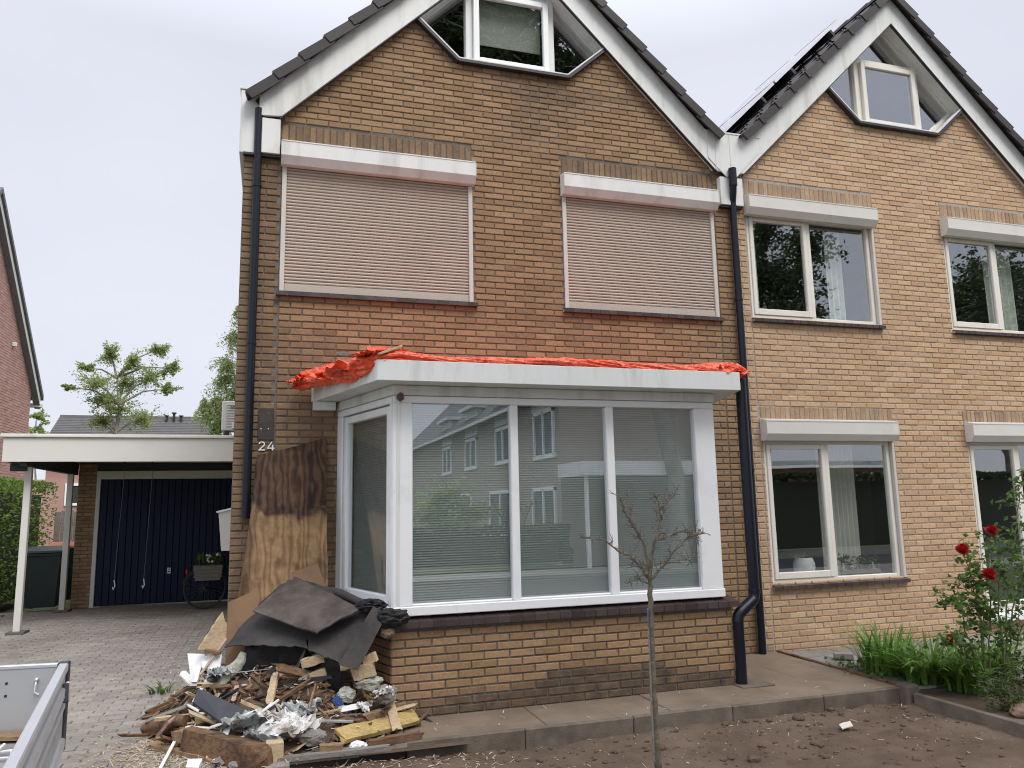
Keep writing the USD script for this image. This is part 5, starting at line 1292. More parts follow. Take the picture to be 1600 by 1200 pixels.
single('roofing_felt', sheet(q(1225, 312, -1.34), q(1300, 345, -1.36), q(1152, 625, -1.55), q(1055, 600, -1.52), 10, 18, .014, 6, .01, 14, jag=.01), 'felt', 'narrow folded strip of roofing felt hanging at the right of the heap', 'roofing felt', smooth=35)
single('roofing_felt', sheet(om(58, 866, .012), om(345, 868, .03), q(400, 700, -.72), om(300, 722, .03), 22, 14, .012, 5, .008, 15, jag=.012), 'felt', 'dark pointed felt piece lying flat at the left foot of the heap', 'roofing felt', smooth=35)
single('black_film', cat_([crumple(q(1310, 372, -1.34), (.15, .08, .075), 21, 3), crumple(q(1215, 308, -1.22), (.12, .08, .05), 22, 3)]), 'black_film', 'crumpled black plastic film on the corner of the bay sill', 'plastic film')
single('felt_roll', tube([q(985, 228, -.62), q(1060, 245, -.85), q(1150, 285, -1.1), q(1225, 310, -1.25)], [.03, .035, .03, .025], 9), 'felt', 'thin rolled felt strip along the top right edge of the heap', 'roofing felt', smooth=40)
single('foam_chunk', lump(q(1298, 442, -1.34), (.055, .05, .048), 4, .25, 3), 'cardboard', 'rounded brownish foam chunk beside the bay plinth corner', 'foam')
single('black_sheeting', cat_([sheet(q(585, 505, -.86), q(770, 500, -1.0), q(760, 790, -1.0), q(560, 800, -.95), 14, 14, .05, 5, .004, 31), sheet(q(760, 510, -1.0), q(900, 520, -1.1), q(880, 720, -1.05), q(760, 790, -1.0), 12, 12, .05, 5, .004, 32)]), 'black_film', 'black plastic sheeting hanging in the hollow under the roofing felt', 'plastic film', smooth=40)
single('black_sheeting', sheet(q(975, 570, -1.25), q(1065, 600, -1.38), q(1060, 790, -1.36), q(1010, 740, -1.30), 8, 12, .04, 6, .004, 33), 'black_film', 'black plastic strip hanging among the cream timber offcuts', 'plastic film', smooth=40)
# pale pieces at the left rear
single('splintered_plank', beam(q(405, 525, -.70), q(492, 385, -.62), .15, .03, .002, up=(0, 1, .4), jag=.05), 'pale_wood', 'cream splintered plank standing at the left rear of the heap', 'plank')
single('foam_board', solid_quad([q(297, 547, -.55), q(385, 550, -.62), q(345, 690, -.78), q(315, 690, -.74)], .03), 'foam_white', 'white foam board with a broken end at the far left of the heap', 'foam board')
single('foam_board', solid_quad([q(375, 560, -.66), q(470, 552, -.70), q(458, 630, -.80), q(368, 618, -.78)], .03), 'foam_white', 'small white foam board under the cream splintered plank', 'foam board')
single('bracket', beam(q(385, 530, -.72), q(462, 545, -.74), .05, .025, .003), 'hardboard', 'brown wooden bracket between the two white foam boards', 'wood')
single('window_lath', beam(q(360, 655, -.82), q(495, 470, -.66), .022, .012, .002), 'pink_lath', 'thin pinkish lath leaning at the left of the heap', 'lath')
single('insulation_strip', wrinkled_tube(np.stack([np.interp(np.linspace(0, 4, 46), range(5), np.array([q(455, 720, -.98), q(490, 655, -.92), q(530, 625, -.90), q(562, 590, -.88), q(582, 545, -.86)])[:, i]) for i in range(3)], 1), np.interp(np.linspace(0, 1, 46), [0, .3, 1], [.035, .05, .03]), 16, 41), 'glass_wool', 'grey white strip of mineral wool under the left edge of the felt', 'insulation', smooth=35)
single('white_strip', beam(q(330, 790, -1.08), q(440, 610, -.86), .035, .012, .002), 'foam_white', 'white plastic strip rising along the left flank of the heap', 'strip')
single('grey_cup', tube([q(400, 690, -.98), q(440, 672, -.96)], [.035, .028], 14), 'slate_board', 'dark grey pipe end in the mineral wool at the left', 'pipe')
single('film_rag', film(q(470, 640, -.95), (.08, .06, .05), 43), 'film_grey', 'grey plastic rag caught beside the mineral wool', 'plastic film')
single('slate_panel', solid_quad([q(350, 722, -1.30), q(600, 832, -1.50), q(475, 895, -1.58), q(325, 790, -1.42)], .018), 'slate_board', 'dark slate coloured panel lying on the left of the heap', 'panel')
single('white_strip', beam(om(300, 805, .05), om(445, 892, .07), .022, .012, .002), 'foam_white', 'white edging strip below the dark slate coloured panel', 'strip')
single('yellow_offcut', solid_quad([om(400, 845, .09), om(432, 832, .09), om(462, 862, .09), om(440, 890, .09)], .02), 'pale_wood', 'small pale yellow square offcut resting on the white edging strip', 'offcut')
single('wood_block', beam(om(345, 885, .05), om(395, 862, .06), .06, .05, .003), 'yellow_wood', 'short wooden block left of the pale yellow square offcut', 'block')
# cream timber under the felt on the right
for k, (a, b, w_, h_, lab) in enumerate([
    ((868, 600), (1000, 560), .06, .07, 'cream timber offcut high under the right of the felt'),
    ((862, 690), (1005, 640), .07, .085, 'cream timber offcut below the first one under the felt'),
    ((1065, 612), (1125, 598), .05, .06, 'short cream timber end beside the felt strip'),
    ((1125, 652), (1232, 618), .08, .095, 'thick cream timber end right of the felt strip'),
    ((1180, 590), (1240, 560), .06, .07, 'cream timber end against the bay plinth')]):
    yy = -1.18 if k < 2 else -1.40
    single('timber_offcut', beam(q(*a, yy), q(*b, yy-.04), w_, h_, .004, jag=.006), 'pale_wood', lab, 'timber')
single('metal_profile', beam(q(835, 640, -1.22), q(890, 515, -1.12), .05, .012, .002, roll=.6), 'slate_board', 'dark metal profile hanging down from the felt edge', 'profile')
single('cardboard_scrap', film(q(935, 745, -1.25), (.13, .08, .10), 51), 'cardboard', 'crumpled brown cardboard in the middle of the heap', 'cardboard')
single('cardboard_scrap', film(q(800, 745, -1.18), (.14, .08, .11), 52), 'cardboard', 'torn brown paper in the hollow under the felt', 'cardboard')
PK = thing('packet', 'white packet with a blue printed end lying upright in the heap', 'packet', q(1065, 830, -1.45))
obj(PK, 'carton', solid_quad([q(1040, 815, -1.47), q(1080, 805, -1.47), q(1108, 850, -1.47), q(1085, 870, -1.47)], .03), 'packet_white')
obj(PK, 'blue_end', solid_quad([q(1022, 780, -1.472), q(1055, 760, -1.472), q(1080, 800, -1.472), q(1042, 816, -1.472)], .03), 'blue_print')
single('black_bag', film(q(1125, 850, -1.42), (.08, .06, .06), 53, 3), 'black_film', 'small black bag right of the white and blue packet', 'bag')
single('foam_chunk', lump(q(1092, 755, -1.42), (.075, .06, .055), 54, .4), 'glass_wool', 'pale crumbly foam chunk above the white and blue packet', 'foam')
single('foam_chunk', lump(q(1205, 690, -1.40), (.10, .07, .06), 55, .45), 'glass_wool', 'yellowish foam chunk under the thick cream timber end', 'foam')
single('plaster_chunk', lump(q(1285, 750, -1.45), (.08, .06, .07), 56, .5), 'stone', 'grey plaster chunk at the right of the heap beside the plinth', 'plaster')
single('film_rag', film(q(1270, 745, -1.50), (.06, .04, .06), 57), 'film_white', 'white plastic scrap on the grey plaster chunk', 'plastic film')
single('film_rag', film(q(1188, 815, -1.50), (.035, .03, .05), 58), 'film_white', 'small white plastic scrap right of the black bag', 'plastic film')
for k in range(7):
    a = (1165+k*14, 720+(k*37) % 40); b = (1215+k*13, 800-(k*29) % 50)
    single('stick', beam(q(*a, -1.46-.01*k), q(*b, -1.50), .012, .012, .001), 'old_wood' if k % 2 else 'rotten_wood', 'splintered %s stick in the tangle beside the plinth, %s from its left' % ('grey brown' if k % 2 else 'dark brown', ('first', 'second', 'third', 'fourth', 'fifth', 'sixth', 'seventh')[k]), 'stick', 'sticks in the tangle beside the plinth')
# the front of the heap
single('crumpled_wrapper', film(om(815, 890, .09), (.17, .10, .10), 61, 3), 'film_white', 'large crumpled white wrapper with brown stains in the middle front', 'wrapper')
single('plastic_sheet', cat_([film(om(610, 890, .07), (.15, .10, .06), 62, 2), film(om(690, 950, .05), (.12, .09, .05), 63, 2)]), 'film_grey', 'clear grey plastic sheet crumpled left of the white wrapper', 'plastic film')
single('plastic_sheet', film(om(860, 825, .07), (.11, .07, .05), 64, 2), 'film_grey', 'grey plastic piece above the white wrapper', 'plastic film')
single('white_strip', beam(om(408, 920, .09), om(645, 832, .13), .035, .014, .002), 'foam_white', 'white strip crossing the left front of the heap', 'strip')
single('white_strip', beam(om(640, 862, .10), om(755, 778, .16), .025, .012, .002), 'foam_white', 'white strip pointing up to the right in the middle', 'strip')
single('white_strip', beam(om(600, 905, .09), om(720, 795, .13), .018, .012, .002), 'foam_white', 'thin white strip just left of the upward pointing one', 'strip')
single('long_lath', beam(om(292, 916, .07), om(805, 944, .07), .04, .018, .002), 'pink_lath', 'long pinkish lath lying level across the front of the heap', 'lath')
single('long_lath', beam(om(292, 914, .088), om(415, 922, .088), .03, .012, .002), 'foam_white', 'white end piece on the long pinkish lath', 'lath')
single('grey_lath', beam(om(900, 884, .08), om(1340, 890, .05), .03, .016, .002), 'film_grey', 'thin grey metal lath lying level right of the white wrapper', 'lath')
single('stick', beam(q(888, 862, -1.50), q(1068, 825, -1.56), .016, .014, .002), 'pale_wood', 'pale stick pointing from the wrapper to the white and blue packet', 'stick')
single('grey_board', beam(om(655, 952, .045), om(925, 972, .045), .14, .022, .003, roll=.5), 'grey_wood', 'grey weathered board under the long pinkish lath', 'board')
single('plaster_chunk', lump(om(925, 965, .04), (.09, .06, .06), 65, .3), 'stone', 'grey rounded plaster chunk at the end of the grey board', 'plaster')
single('rotten_log', tube([om(78, 925, .04), om(150, 905, .05), om(230, 893, .055), om(292, 885, .055)], [.03, .05, .055, .045], 10), 'rotten_wood', 'dark rotten log at the left front of the heap', 'log', smooth=40)
single('rotten_plank', beam(om(95, 938, .02), om(330, 930, .03), .06, .04, .003, jag=.04), 'rotten_wood', 'dark plank under the rotten log', 'plank')
single('rotten_beam', beam(om(330, 975, .06), om(665, 1075, .05), .20, .15, .004, roll=.2, jag=.05), 'rotten_wood', 'big brown rotten beam at the bottom front of the heap', 'beam')
single('beam_end', beam(om(245, 962, .07), om(335, 962, .07), .10, .09, .004, jag=.015), 'old_wood', 'square cut beam end at the left tip of the rotten beam', 'beam')
single('splintered_plank', beam(om(112, 1002, .02), om(440, 1075, .02), .10, .03, .002, jag=.10), 'old_wood', 'long splintered brown plank lying at the lower left of the heap', 'plank')
single('timber_offcut', beam(om(688, 1040, .06), om(775, 1030, .06), .10, .13, .005), 'pale_wood', 'square pale timber end standing at the bottom front', 'timber')
single('yellow_plank', beam(om(1058, 960, .06), om(1440, 862, .07), .13, .035, .004, roll=-.5, jag=.02), 'yellow_wood', 'yellowish plank lying aslant at the right front of the heap', 'plank')
single('broken_plank', beam(om(1180, 868, .06), om(1385, 806, .08), .06, .045, .003, jag=.03), 'old_wood', 'grey brown broken plank above the yellowish one', 'plank')
single('broken_plank', beam(om(1130, 895, .04), om(1270, 860, .05), .04, .035, .003, jag=.03), 'rotten_wood', 'dark broken plank between the packet and the yellowish plank', 'plank')
single('rotten_log', beam(om(1205, 1000, .02), om(1462, 955, .03), .06, .05, .004, jag=.03), 'rotten_wood', 'dark rotten log on the ground at the right end of the heap', 'log')
single('wood_scrap', beam(om(1420, 850, .05), om(1450, 905, .02), .05, .03, .003, jag=.02), 'rotten_wood', 'dark wood scrap at the right tip of the yellowish plank', 'wood')
single('timber_offcut', beam(om(958, 1030, .03), om(1068, 1025, .03), .07, .07, .004, jag=.01), 'old_wood', 'weathered square offcut lying right of the standing timber end', 'timber')
single('foam_chunk', lump(om(1150, 1010, .02), (.06, .04, .035), 66, .4), 'foam_white', 'white crumbled foam on the earth below the yellowish plank', 'foam')
single('edging_plank', beam(atz(353, 1196, .0), atz(607, 1168, .02), .06, .03, .003, jag=.02), 'grey_wood', 'long thin grey plank lying on the soil at the foot of the heap', 'plank')
single('white_strip', beam(om(160, 1125, .02), om(240, 975, .06), .022, .012, .002), 'foam_white', 'white strip lying at the lower left corner of the heap', 'strip')
single('white_block', solid_quad([om(290, 1115, .04), om(300, 1075, .05), om(372, 1072, .05), om(352, 1118, .04)], .04), 'foam_white', 'white foam block at the very bottom of the heap', 'foam')
single('white_block', beam(om(430, 1085, .02), om(505, 1090, .02), .04, .03, .003), 'foam_white', 'small white foam bar right of the foam block', 'foam')
single('brick_fragment', lump(om(560, 1100, .02), (.07, .05, .035), 67, .25, 2), 'stone', 'brown stone fragment at the bottom front of the heap', 'stone')

# sawdust and chips on driveway and soil
SD = thing('wood_chips', 'scattered sawdust and wood chips on the driveway and the bare soil', 'wood chips', (0, -1.6, 0), kind='stuff')
gz = lambda x, y: (soil_z(x, y) if (y < -1.86 and x > -.2) else .002)
chips(2600, 201, lambda r_: (r_.normal(-.45, .34), r_.normal(-1.50, .30)), .020, lambda x, y: .004, 'chip', 'chip', SD)
chips(420, 202, lambda r_: (r_.uniform(-1.3, .3), r_.uniform(-2.2, 3.0)), .022, lambda x, y: .002, 'chip', 'chip', SD)
chips(260, 203, lambda r_: (r_.normal(-.5, .35), r_.normal(2.0, .7)), .025, lambda x, y: .002, 'chip_pale', 'chip', SD)
chips(300, 204, lambda r_: (r_.uniform(.2, 5.3), -1.87-abs(r_.normal(0, .7))), .013, lambda x, y: soil_z(x, y), 'chip_pale', 'chip', SD)
chips(260, 205, lambda r_: (r_.uniform(0, 1.6), -1.9-abs(r_.normal(0, .3))), .024, lambda x, y: soil_z(x, y), 'chip', 'chip', SD)
chips(30, 206, lambda r_: (r_.uniform(1.0, 5.3), r_.uniform(-1.8, -1.25)), .018, lambda x, y: .004, 'chip_pale', 'chip', SD)
CLD = thing('soil_clods', 'small clods of earth lying on the bare soil', 'soil', (3, -2.5, -.1), kind='stuff')
rng = np.random.default_rng(301); mb = MB()
for k in range(1100):
    x, y = rng.uniform(-.1, 5.35), -1.88-abs(rng.normal(0, .9)); s = .0055*math.exp(rng.normal(0, .7))
    b = lump((x, y, soil_z(x, y)+s*.3), (s*1.3, s*1.1, s*.8), k, .4, 1); mb.add(b.vertices, b.faces)
obj(CLD, 'clod', mb.mesh(), 'clod')
single('white_chip', sheet(atz(1311, 1131, -.095), atz(1328, 1126, -.09), atz(1333, 1134, -.095), atz(1316, 1138, -.10), 6, 5, .006, 20, .008, 2), 'chip_pale', 'cream flat chip lying alone on the bare soil', 'chip')
single('loose_brick', beam(atz(1303, 1024, .03), atz(1333, 1025, .03), .10, .06, .006), 'stone', 'loose grey paver lying on the tiles below the yellow house window', 'paver')
single('field_stone', lump((5.72, -2.75, -.02), (.11, .08, .06), 12, .22), 'cardboard', 'rounded grey stone in the flower bed at the lower right', 'stone', smooth=True)

# ================================================================ TRAILER
TR = thing('trailer', 'open aluminium trailer cut off by the lower left corner', 'trailer', (-1.8, -3.4, 0))
pf, pn = np.array([-1.15, -2.32, 0]), np.array([-.80, -4.75, 0]); pl_ = np.array([-2.75, -2.10, 0])
du = (pn-pf)/np.linalg.norm(pn-pf); dn = np.array([-du[1], du[0], 0]); dl = (pl_-pf)/np.linalg.norm(pl_-pf)
def along(a, b, off, w_, z0, z1, c=.004): return beam(a+off+EZ*(z0+z1)/2, b+off+EZ*(z0+z1)/2, w_, z1-z0, c)
obj(TR, 'side_rail', along(pf-du*.0, pn, dn*.0, .05, .755, .80, .006), 'aluminium')
obj(TR, 'side_panel', along(pf, pn, dn*.0, .028, .34, .754, .002), 'trailer_sheet')
for z0, z1, o in ((.64, .70, .014), (.56, .60, .010), (.34, .40, .02)): obj(TR, 'side_rib', along(pf+du*.1, pn, dn*o, .035, z0, z1, .008), 'aluminium')
obj(TR, 'front_panel', along(pf-du*0+dl*.02, pl_, np.zeros(3), .026, .36, .775, .003), 'trailer_sheet')
obj(TR, 'front_rail', along(pf+dl*.02, pl_, np.zeros(3), .034, .776, .80, .005), 'aluminium')
obj(TR, 'corner_post', bx(pf[0]-.03, pf[0]+.03, pf[1]-.03, pf[1]+.03, .30, .805, .005), 'slate_board')
obj(TR, 'latch', beam(pf+du*.22+dn*.03+EZ*.72, pf+du*.25+dn*.035+EZ*.62, .03, .02, .004), 'black_rubber')
obj(TR, 'latch', beam(pf+du*.06+dn*.03+EZ*.70, pf+du*.06+dn*.035+EZ*.60, .02, .02, .004), 'aluminium')
obj(TR, 'chassis', along(pf+du*.02, pn, -dn*.05, .06, .22, .335, .004), 'black_rubber')
obj(TR, 'stay', bx(pf[0]-.07, pf[0]+.0, pf[1]-.10, pf[1]-.04, .12, .34, .004), 'slate_board')
bl = pl_+ (pn-pf)
fl = prism_z([tuple((pf+dl*.02)[:2]), tuple(pl_[:2]), tuple(bl[:2]), tuple(pn[:2])], .36, .40); fl.fix_normals(); obj(TR, 'floor', fl, 'trailer_floor')
obj(TR, 'side_panel', along(pl_, bl, np.zeros(3), .028, .34, .754, .002), 'trailer_sheet'); obj(TR, 'side_rail', along(pl_, bl, np.zeros(3), .05, .755, .80, .006), 'aluminium')
ny = np.cross(dl, EZ)
if ny@(CAM-pf) < 0: ny = -ny
for (px, py) in ((27, 1055), (27, 1072)): obj(TR, 'bolt_hole', cyl(at(px, py, at(px, py, -2.2)[1]) if False else (lambda a: a)(pf+dl*(.30)+ny*.0135+EZ*(.70 if py < 1060 else .63)), pf+dl*.30+ny*.016+EZ*(.70 if py < 1060 else .63), .008, 10), 'black_rubber')
obj(TR, 'tie_hook', tube([pf+dl*.135+ny*.02+EZ*.72, pf+dl*.135+ny*.035+EZ*.69, pf+dl*.14+ny*.03+EZ*.645, pf+dl*.12+ny*.02+EZ*.63], .005, 6), 'wire')
obj(TR, 'tie_knob', lump(pf+dl*.135+ny*.025+EZ*.715, (.012,)*3, 1, 0, 2), 'aluminium')
wb = (pf+pn)/2+dn*.11
for s in (0,):
    w = obj(TR, 'wheel', cyl(wb+EZ*.26-dn*.06, wb+EZ*.26+dn*.06, .15, 20), 'aluminium', smooth=40); obj(w, 'tyre', cyl(wb+EZ*.26-dn*.07, wb+EZ*.26+dn*.055, .26, 24), 'black_rubber', smooth=40)
single('trailer_plank', beam(pl_*.6+pf*.4+EZ*.44+du*.06, pf+EZ*.425+du*.10+dl*.12, .12, .02, .003, jag=.02), 'old_wood', 'brown plank lying inside the trailer along its front board', 'plank')
single('wire_hook', tube([pf+du*.40+dl*.30+EZ*.415, pf+du*.42+dl*.20+EZ*.43, pf+du*.52+dl*.19+EZ*.42, pf+du*.50+dl*.30+EZ*.415, pf+du*.40+dl*.24+EZ*.46], .008, 6), 'wire', 'bent white wire hook lying on the trailer floor', 'hook')

# ================================================================ PLANTS IN FRONT
SP_ = thing('bare_sapling', 'bare young tree with knotty twigs planted in the soil before the bay', 'tree', (2.52, -2.73, -.12))
rng = np.random.default_rng(17); Y0 = -2.73
tr = [at(1028, 1192, Y0)-EZ*.03, at(1025, 1150, Y0), at(1020, 1080, Y0), at(1019, 1030, Y0), at(1017, 980, Y0), at(1016, 915, Y0)]
obj(SP_, 'trunk', tube(np.array([np.interp(np.linspace(0, 5, 26), range(6), np.array(tr)[:, i]) for i in range(3)]).T+rng.normal(0, .0022, (26, 3)), np.linspace(.027, .017, 26)*rng.uniform(.92, 1.1, 26), 9), 'bark', smooth=True)
obj(SP_, 'support_stake', beam(at(1022, 1190, -2.77), at(1012, 950, -2.74), .010, .010, .001), 'grey_wood')
obj(SP_, 'tree_tie', tube([at(1012, 953, -2.76), at(1013, 962, -2.76), at(1013, 975, -2.76)], .004, 6), 'blue_print')
def branch(pts, r0, r1, dy, level=0):
    P = [np.array(at(px, py, Y0+dy*i/(len(pts)-1))) for i, (px, py) in enumerate(pts)]; n = len(P)
    s = np.linspace(0, n-1, 4*n); P = np.stack([np.interp(s, range(n), np.array(P)[:, i]) for i in range(3)], 1)+rng.normal(0, .0035, (4*n, 3))
    b = obj(SP_, 'branch', tube(P, np.linspace(r0, r1, 4*n)*rng.uniform(.85, 1.2, 4*n), 6), 'bark'); tw = []
    for k in range(int(np.linalg.norm(P[-1]-P[0])/.016)+3):
        i = rng.integers(2, 4*n); d = P[min(i, 4*n-1)]-P[i-1]; d /= np.linalg.norm(d)+1e-9
        e = d*.6+rng.normal(0, .75, 3)+EZ*.25; e /= np.linalg.norm(e); L = rng.uniform(.025, .11)
        m1 = P[i]+e*L*.5+rng.normal(0, .006, 3); e2 = P[i]+e*L+rng.normal(0, .012, 3)
        tw.append(tube([P[i], m1, e2], [.0030, .0024, .0013], 4))
        for kk in range(rng.integers(0, 3)):
            f = e+rng.normal(0, .8, 3); f /= np.linalg.norm(f); tw.append(tube([m1, m1+f*rng.uniform(.015, .05)], [.0020, .0010], 4))
    obj(b, 'twigs', cat_(tw), 'bark')
branch([(1016, 918), (1012, 880), (1005, 845), (985, 815), (975, 795), (968, 775)], .013, .005, -.05)
branch([(1016, 915), (1018, 870), (1026, 840), (1034, 810), (1038, 790), (1055, 770)], .012, .004, .06)
branch([(1014, 905), (1000, 885), (985, 868), (965, 860), (945, 843), (915, 840)], .010, .003, .05)
branch([(1018, 905), (1035, 885), (1055, 860), (1075, 840), (1095, 832)], .010, .003, -.06)
branch([(1005, 848), (995, 830), (985, 800), (978, 770)], .007, .003, .08)
branch([(1026, 845), (1050, 835), (1068, 830), (1092, 840)], .006, .003, .10)
branch([(1034, 812), (1030, 790), (1024, 775)], .006, .003, -.08)
branch([(1012, 912), (995, 905), (975, 912)], .005, .002, -.07)
branch([(1040, 880), (1065, 875), (1085, 870)], .005, .002, .07)

def blade_clump(name, lab, base, n, h, spread, wid, seed, m_='blade', curve=.5, grp=None):
    rng = np.random.default_rng(seed); base = np.array(base, float); t = thing(name, lab, 'plant', base, grp)
    for part_ in range(3):
        mb = MB()
        for k in range(n//3):
            a = rng.uniform(0, 6.28); r_ = spread*math.sqrt(rng.uniform()); b = base+np.array([r_*math.cos(a), r_*math.sin(a)*.7, 0]); u = np.array([math.cos(a+rng.normal(0, .7)), math.sin(a+rng.normal(0, .7)), 0])
            H = h*rng.uniform(.45, 1.1); out = H*curve*rng.uniform(.25, 1.5); w = wid*rng.uniform(.6, 1.3); s = np.array([-u[1], u[0], 0]); V = []; m = 6
            for i in range(m):
                x = i/(m-1); p = b+u*out*x**2+EZ*H*(x-.30*curve*x**3*rng.uniform(.7, 1.3)); ww = w*(1-x**2.2)*.5+.0006
                V += [p-s*ww, p+s*ww]
            F = [(2*i, 2*i+1, 2*i+3, 2*i+2) for i in range(m-1)]; c = rng.uniform(0, 1); mb.add(np.array(V), F, (c, c, c))
        obj(t, 'leaves', mb.mesh(), m_, tone=mb.tone())
    return t
blade_clump('grass_plant', 'tall upright leafy plant at the corner of the tiles, leftmost of the clump', (5.78, -1.28, -.05), 190, .56, .24, .030, 401, curve=.5)
blade_clump('grass_plant', 'arching broad-bladed plant in the middle of the clump by the kerb', (5.86, -1.72, -.05), 280, .50, .26, .036, 402, curve=1.0)
blade_clump('grass_plant', 'bright green arching plant just left of the rose bush', (6.12, -1.95, -.05), 280, .48, .28, .034, 403, curve=1.0)
blade_clump('grass_plant', 'shorter bladed plant behind the rose bush stems', (6.5, -1.75, -.05), 190, .38, .25, .030, 404, curve=.7)
single('clover_patch', (lambda r_: leaf_cloud(np.c_[r_.normal(5.68, .14, 320), r_.normal(-1.15, .22, 320), np.abs(r_.normal(.03, .035, 320))-.03], .04, r_, 1.3)[0])(np.random.default_rng(405)), 'weed_leaf', 'low green clover patch between tiles and tall plants', 'clover', kind='stuff', tone=np.repeat(np.random.default_rng(2).uniform(0, 1, (320, 1)), 4, 0)*[1, 1, 1])

def shrub(name, lab, base, stems, nleaf, size, seed, leafm='leaf_rose', flowers=()):
    rng = np.random.default_rng(seed); t = thing(name, lab, 'shrub', base)
    C = []
    for P in stems:
        P = np.array(P); n = len(P); s = np.linspace(0, n-1, 5*n); P = np.stack([np.interp(s, range(n), P[:, i]) for i in range(3)], 1)+rng.normal(0, .006, (5*n, 3))
        sm = obj(t, 'stem', tube(P, np.linspace(.009, .003, 5*n), 6), 'stem_green'); tw = []; L0 = []
        for k in range(int(nleaf/len(stems)/6)):
            i = int(5*n*rng.uniform(.22, 1.0)**.8); i = min(i, 5*n-1); e = rng.normal(size=3); e[2] = abs(e[2])*.5; e /= np.linalg.norm(e); L = rng.uniform(.05, .20); tip = P[i]+e*L
            tw.append(tube([P[i], (P[i]+tip)/2+EZ*.01, tip], [.003, .0022, .0012], 4))
            for kk in range(6): L0.append(P[i]+e*L*rng.uniform(.35, 1.05)+rng.normal(0, .022, 3))
        obj(sm, 'twigs', cat_(tw), 'stem_green'); lm, tn = leaf_cloud(np.array(L0), size, rng, 1.5)
        obj(sm, 'leaves', lm, leafm, tone=tn)
    for (c, r_) in flowers:
        c = np.array(c, float); mb = MB()
        for ring, (nn, rr, up) in enumerate(((6, 1.0, .15), (6, .86, .55), (5, .66, .85), (4, .42, 1.05), (3, .22, 1.1))):
            for k in range(nn):
                a0 = (k+.5*ring)/nn*6.28+rng.normal(0, .1); V = []; g = rng.uniform(0, 1)
                for x in (0, .35, .7, 1.0):
                    for j_ in (-1, -.4, .4, 1):
                        a = a0+j_*3.14/nn*1.35*(1-.35*x*x); rad = r_*rr*(.25+.75*math.sin(min(1.0, x*1.15)*1.45))*(1+.10*abs(j_)*x)
                        z = r_*(-.35+x*(.35+.75*up)-.30*(x**3)*(1-up)*1.6+.05*rng.normal())
                        V.append(c+np.array([rad*math.cos(a), rad*math.sin(a), z]))
                F = [(4*i_+j2, 4*i_+j2+1, 4*i_+j2+5, 4*i_+j2+4) for i_ in range(3) for j2 in range(3)]
                mb.add(np.array(V), F, (g, g, g))
        V = mb.mesh().vertices-c; R = trimesh.transformations.rotation_matrix(.75, (1, 0, 0))[:3, :3]; V = V@R.T+c
        obj(t, 'flower', trimesh.Trimesh(V, mb.mesh().faces, process=False), 'petal_red', tone=mb.tone())
    return t
a_ = lambda px, py, y=-2.2: at(px, py, y)
gnd = a_(1540, 1060); gnd[2] = -.06
gnd2 = a_(1570, 1060); gnd2[2] = -.06
fl_ = [(a_(1504, 858, -2.25), .055), (a_(1550, 829, -2.15), .055), (a_(1545, 897, -2.3), .060), (a_(1516, 905, -2.2), .028), (a_(1483, 997, -2.3), .036)]
shrub('rose_bush', 'tall rose bush with five deep red blooms at the right edge', (gnd[0], gnd[1], -.06), [
    [gnd, a_(1535, 990), a_(1525, 920), a_(1504, 860, -2.25)],
    [gnd, a_(1548, 980), a_(1545, 900, -2.3), a_(1550, 830, -2.15)],
    [gnd2, a_(1572, 950), a_(1585, 850), a_(1590, 790), a_(1596, 745)],
    [gnd2, a_(1580, 960), a_(1600, 900), a_(1625, 850)],
    [gnd, a_(1515, 1000), a_(1500, 950), a_(1485, 935)],
    [gnd, a_(1500, 1010), a_(1483, 998, -2.3)],
    [gnd, a_(1530, 960), a_(1525, 930), a_(1516, 907)],
    [gnd2, a_(1560, 930), a_(1565, 880), a_(1575, 850)],
    [gnd2, a_(1590, 1000), a_(1610, 950), a_(1640, 930)], [gnd, a_(1522, 1030), a_(1540, 980), a_(1530, 950)], [gnd2, a_(1555, 1020), a_(1575, 985), a_(1592, 960)]], 1900, .050, 501, flowers=fl_)
b = a_(1592, 1130, -2.6); b[2] = -.06
shrub('woody_shrub', 'low woody shrub with dark small leaves at the lower right corner', tuple(b), [
    [b, a_(1580, 1090, -2.6), a_(1560, 1050, -2.6)], [b, a_(1592, 1080, -2.55), a_(1590, 1030, -2.5)], [b, a_(1575, 1100, -2.65), a_(1545, 1065, -2.6)], [b, a_(1605, 1080, -2.6), a_(1615, 1020, -2.6)], [b, a_(1570, 1110, -2.6), a_(1562, 1085, -2.6)]], 620, .035, 502, 'leaf_tree')
b2 = np.array([6.75, -2.4, -.06])
WE = blade_clump('weed', 'small weed sprouting beside the driveway left of the heap', atz(370-120, 1083, .0), 24, .14, .10, .022, 511, 'weed_leaf', 1.2)

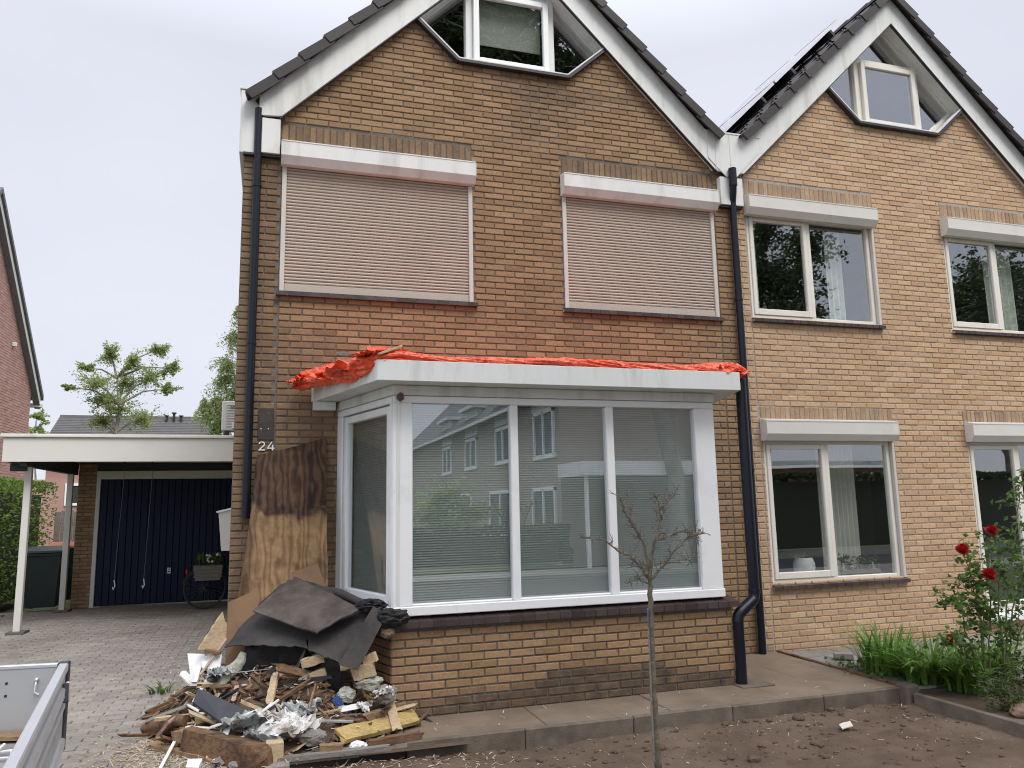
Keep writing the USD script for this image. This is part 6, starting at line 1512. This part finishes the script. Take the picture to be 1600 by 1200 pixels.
# things on the window board of the yellow house
VP = thing('potted_plant', 'white ribbed pot with a green plant on the yellow house window sill', 'potted plant', (5.98, .22, .762))
pc = at(1256, 880, .25); 
prof = np.array([(.055, 0), (.085, .03), (.098, .08), (.096, .12), (.080, .165), (.074, .17), (.068, .15)])*1.3; rv = trimesh.creation.revolve(prof, sections=32); rv.apply_translation((pc[0], .25, .762)); obj(VP, 'pot', rv, 'pot_white', smooth=50)
rng = np.random.default_rng(61); mb = MB()
for k in range(60):
    a = rng.uniform(0, 6.28); u = np.array([math.cos(a), math.sin(a)*.5, 0]); s = np.array([-u[1], u[0], 0]); L = rng.uniform(.10, .24); b = np.array([pc[0], .25, .96]); V = []
    for i in range(5):
        x = i/4; p = b+u*L*x*.9+EZ*L*(.75*x-.55*x*x*rng.uniform(.6, 1.4)); ww = .012*(1-x**2)+.001; V += [p-s*ww, p+s*ww]
    mb.add(np.array(V), [(2*i, 2*i+1, 2*i+3, 2*i+2) for i in range(4)], (rng.uniform(),)*3)
obj(VP, 'leaves', mb.mesh(), 'blade', tone=mb.tone())
for k, (px, lab) in enumerate(((1318, 'glass vase with a sprig on the window sill, just right of the window post'), (1364, 'small glass vase on the window sill before the net curtain'))):
    p = at(px, 890, .22); VS = thing('glass_vase', lab, 'vase', (p[0], .22, .762))
    rv = trimesh.creation.revolve(np.array([(0, 0), (.045, 0), (.055, .05), (.03, .11), (.022, .14), (.020, .14), (.027, .11), (.05, .05), (.04, .006), (0, .006)]), sections=24); rv.apply_translation((p[0], .22, .762)); obj(VS, 'glass', rv, 'glass_far', smooth=50)
    lm, tn = leaf_cloud(np.array([p[0], .22, .93])+np.random.default_rng(k).normal(0, .035, (26, 3)), .05, np.random.default_rng(k+9), 2.2); obj(VS, 'sprig', lm, 'weed_leaf', tone=tn)
GP = thing('window_plant', 'dark green low plant on the right of the window sill', 'potted plant', (6.9, .25, .762))
obj(GP, 'tray', bx(6.62, 7.12, .17, .29, .762, .82, .008), 'wicker'); rng = np.random.default_rng(19)
lm, tn = leaf_cloud(np.c_[rng.uniform(6.62, 7.12, 160), rng.normal(.23, .04, 160), rng.uniform(.82, .97, 160)], .05, rng, 1.6); obj(GP, 'leaves', lm, 'leaf_rose', tone=tn)
#END
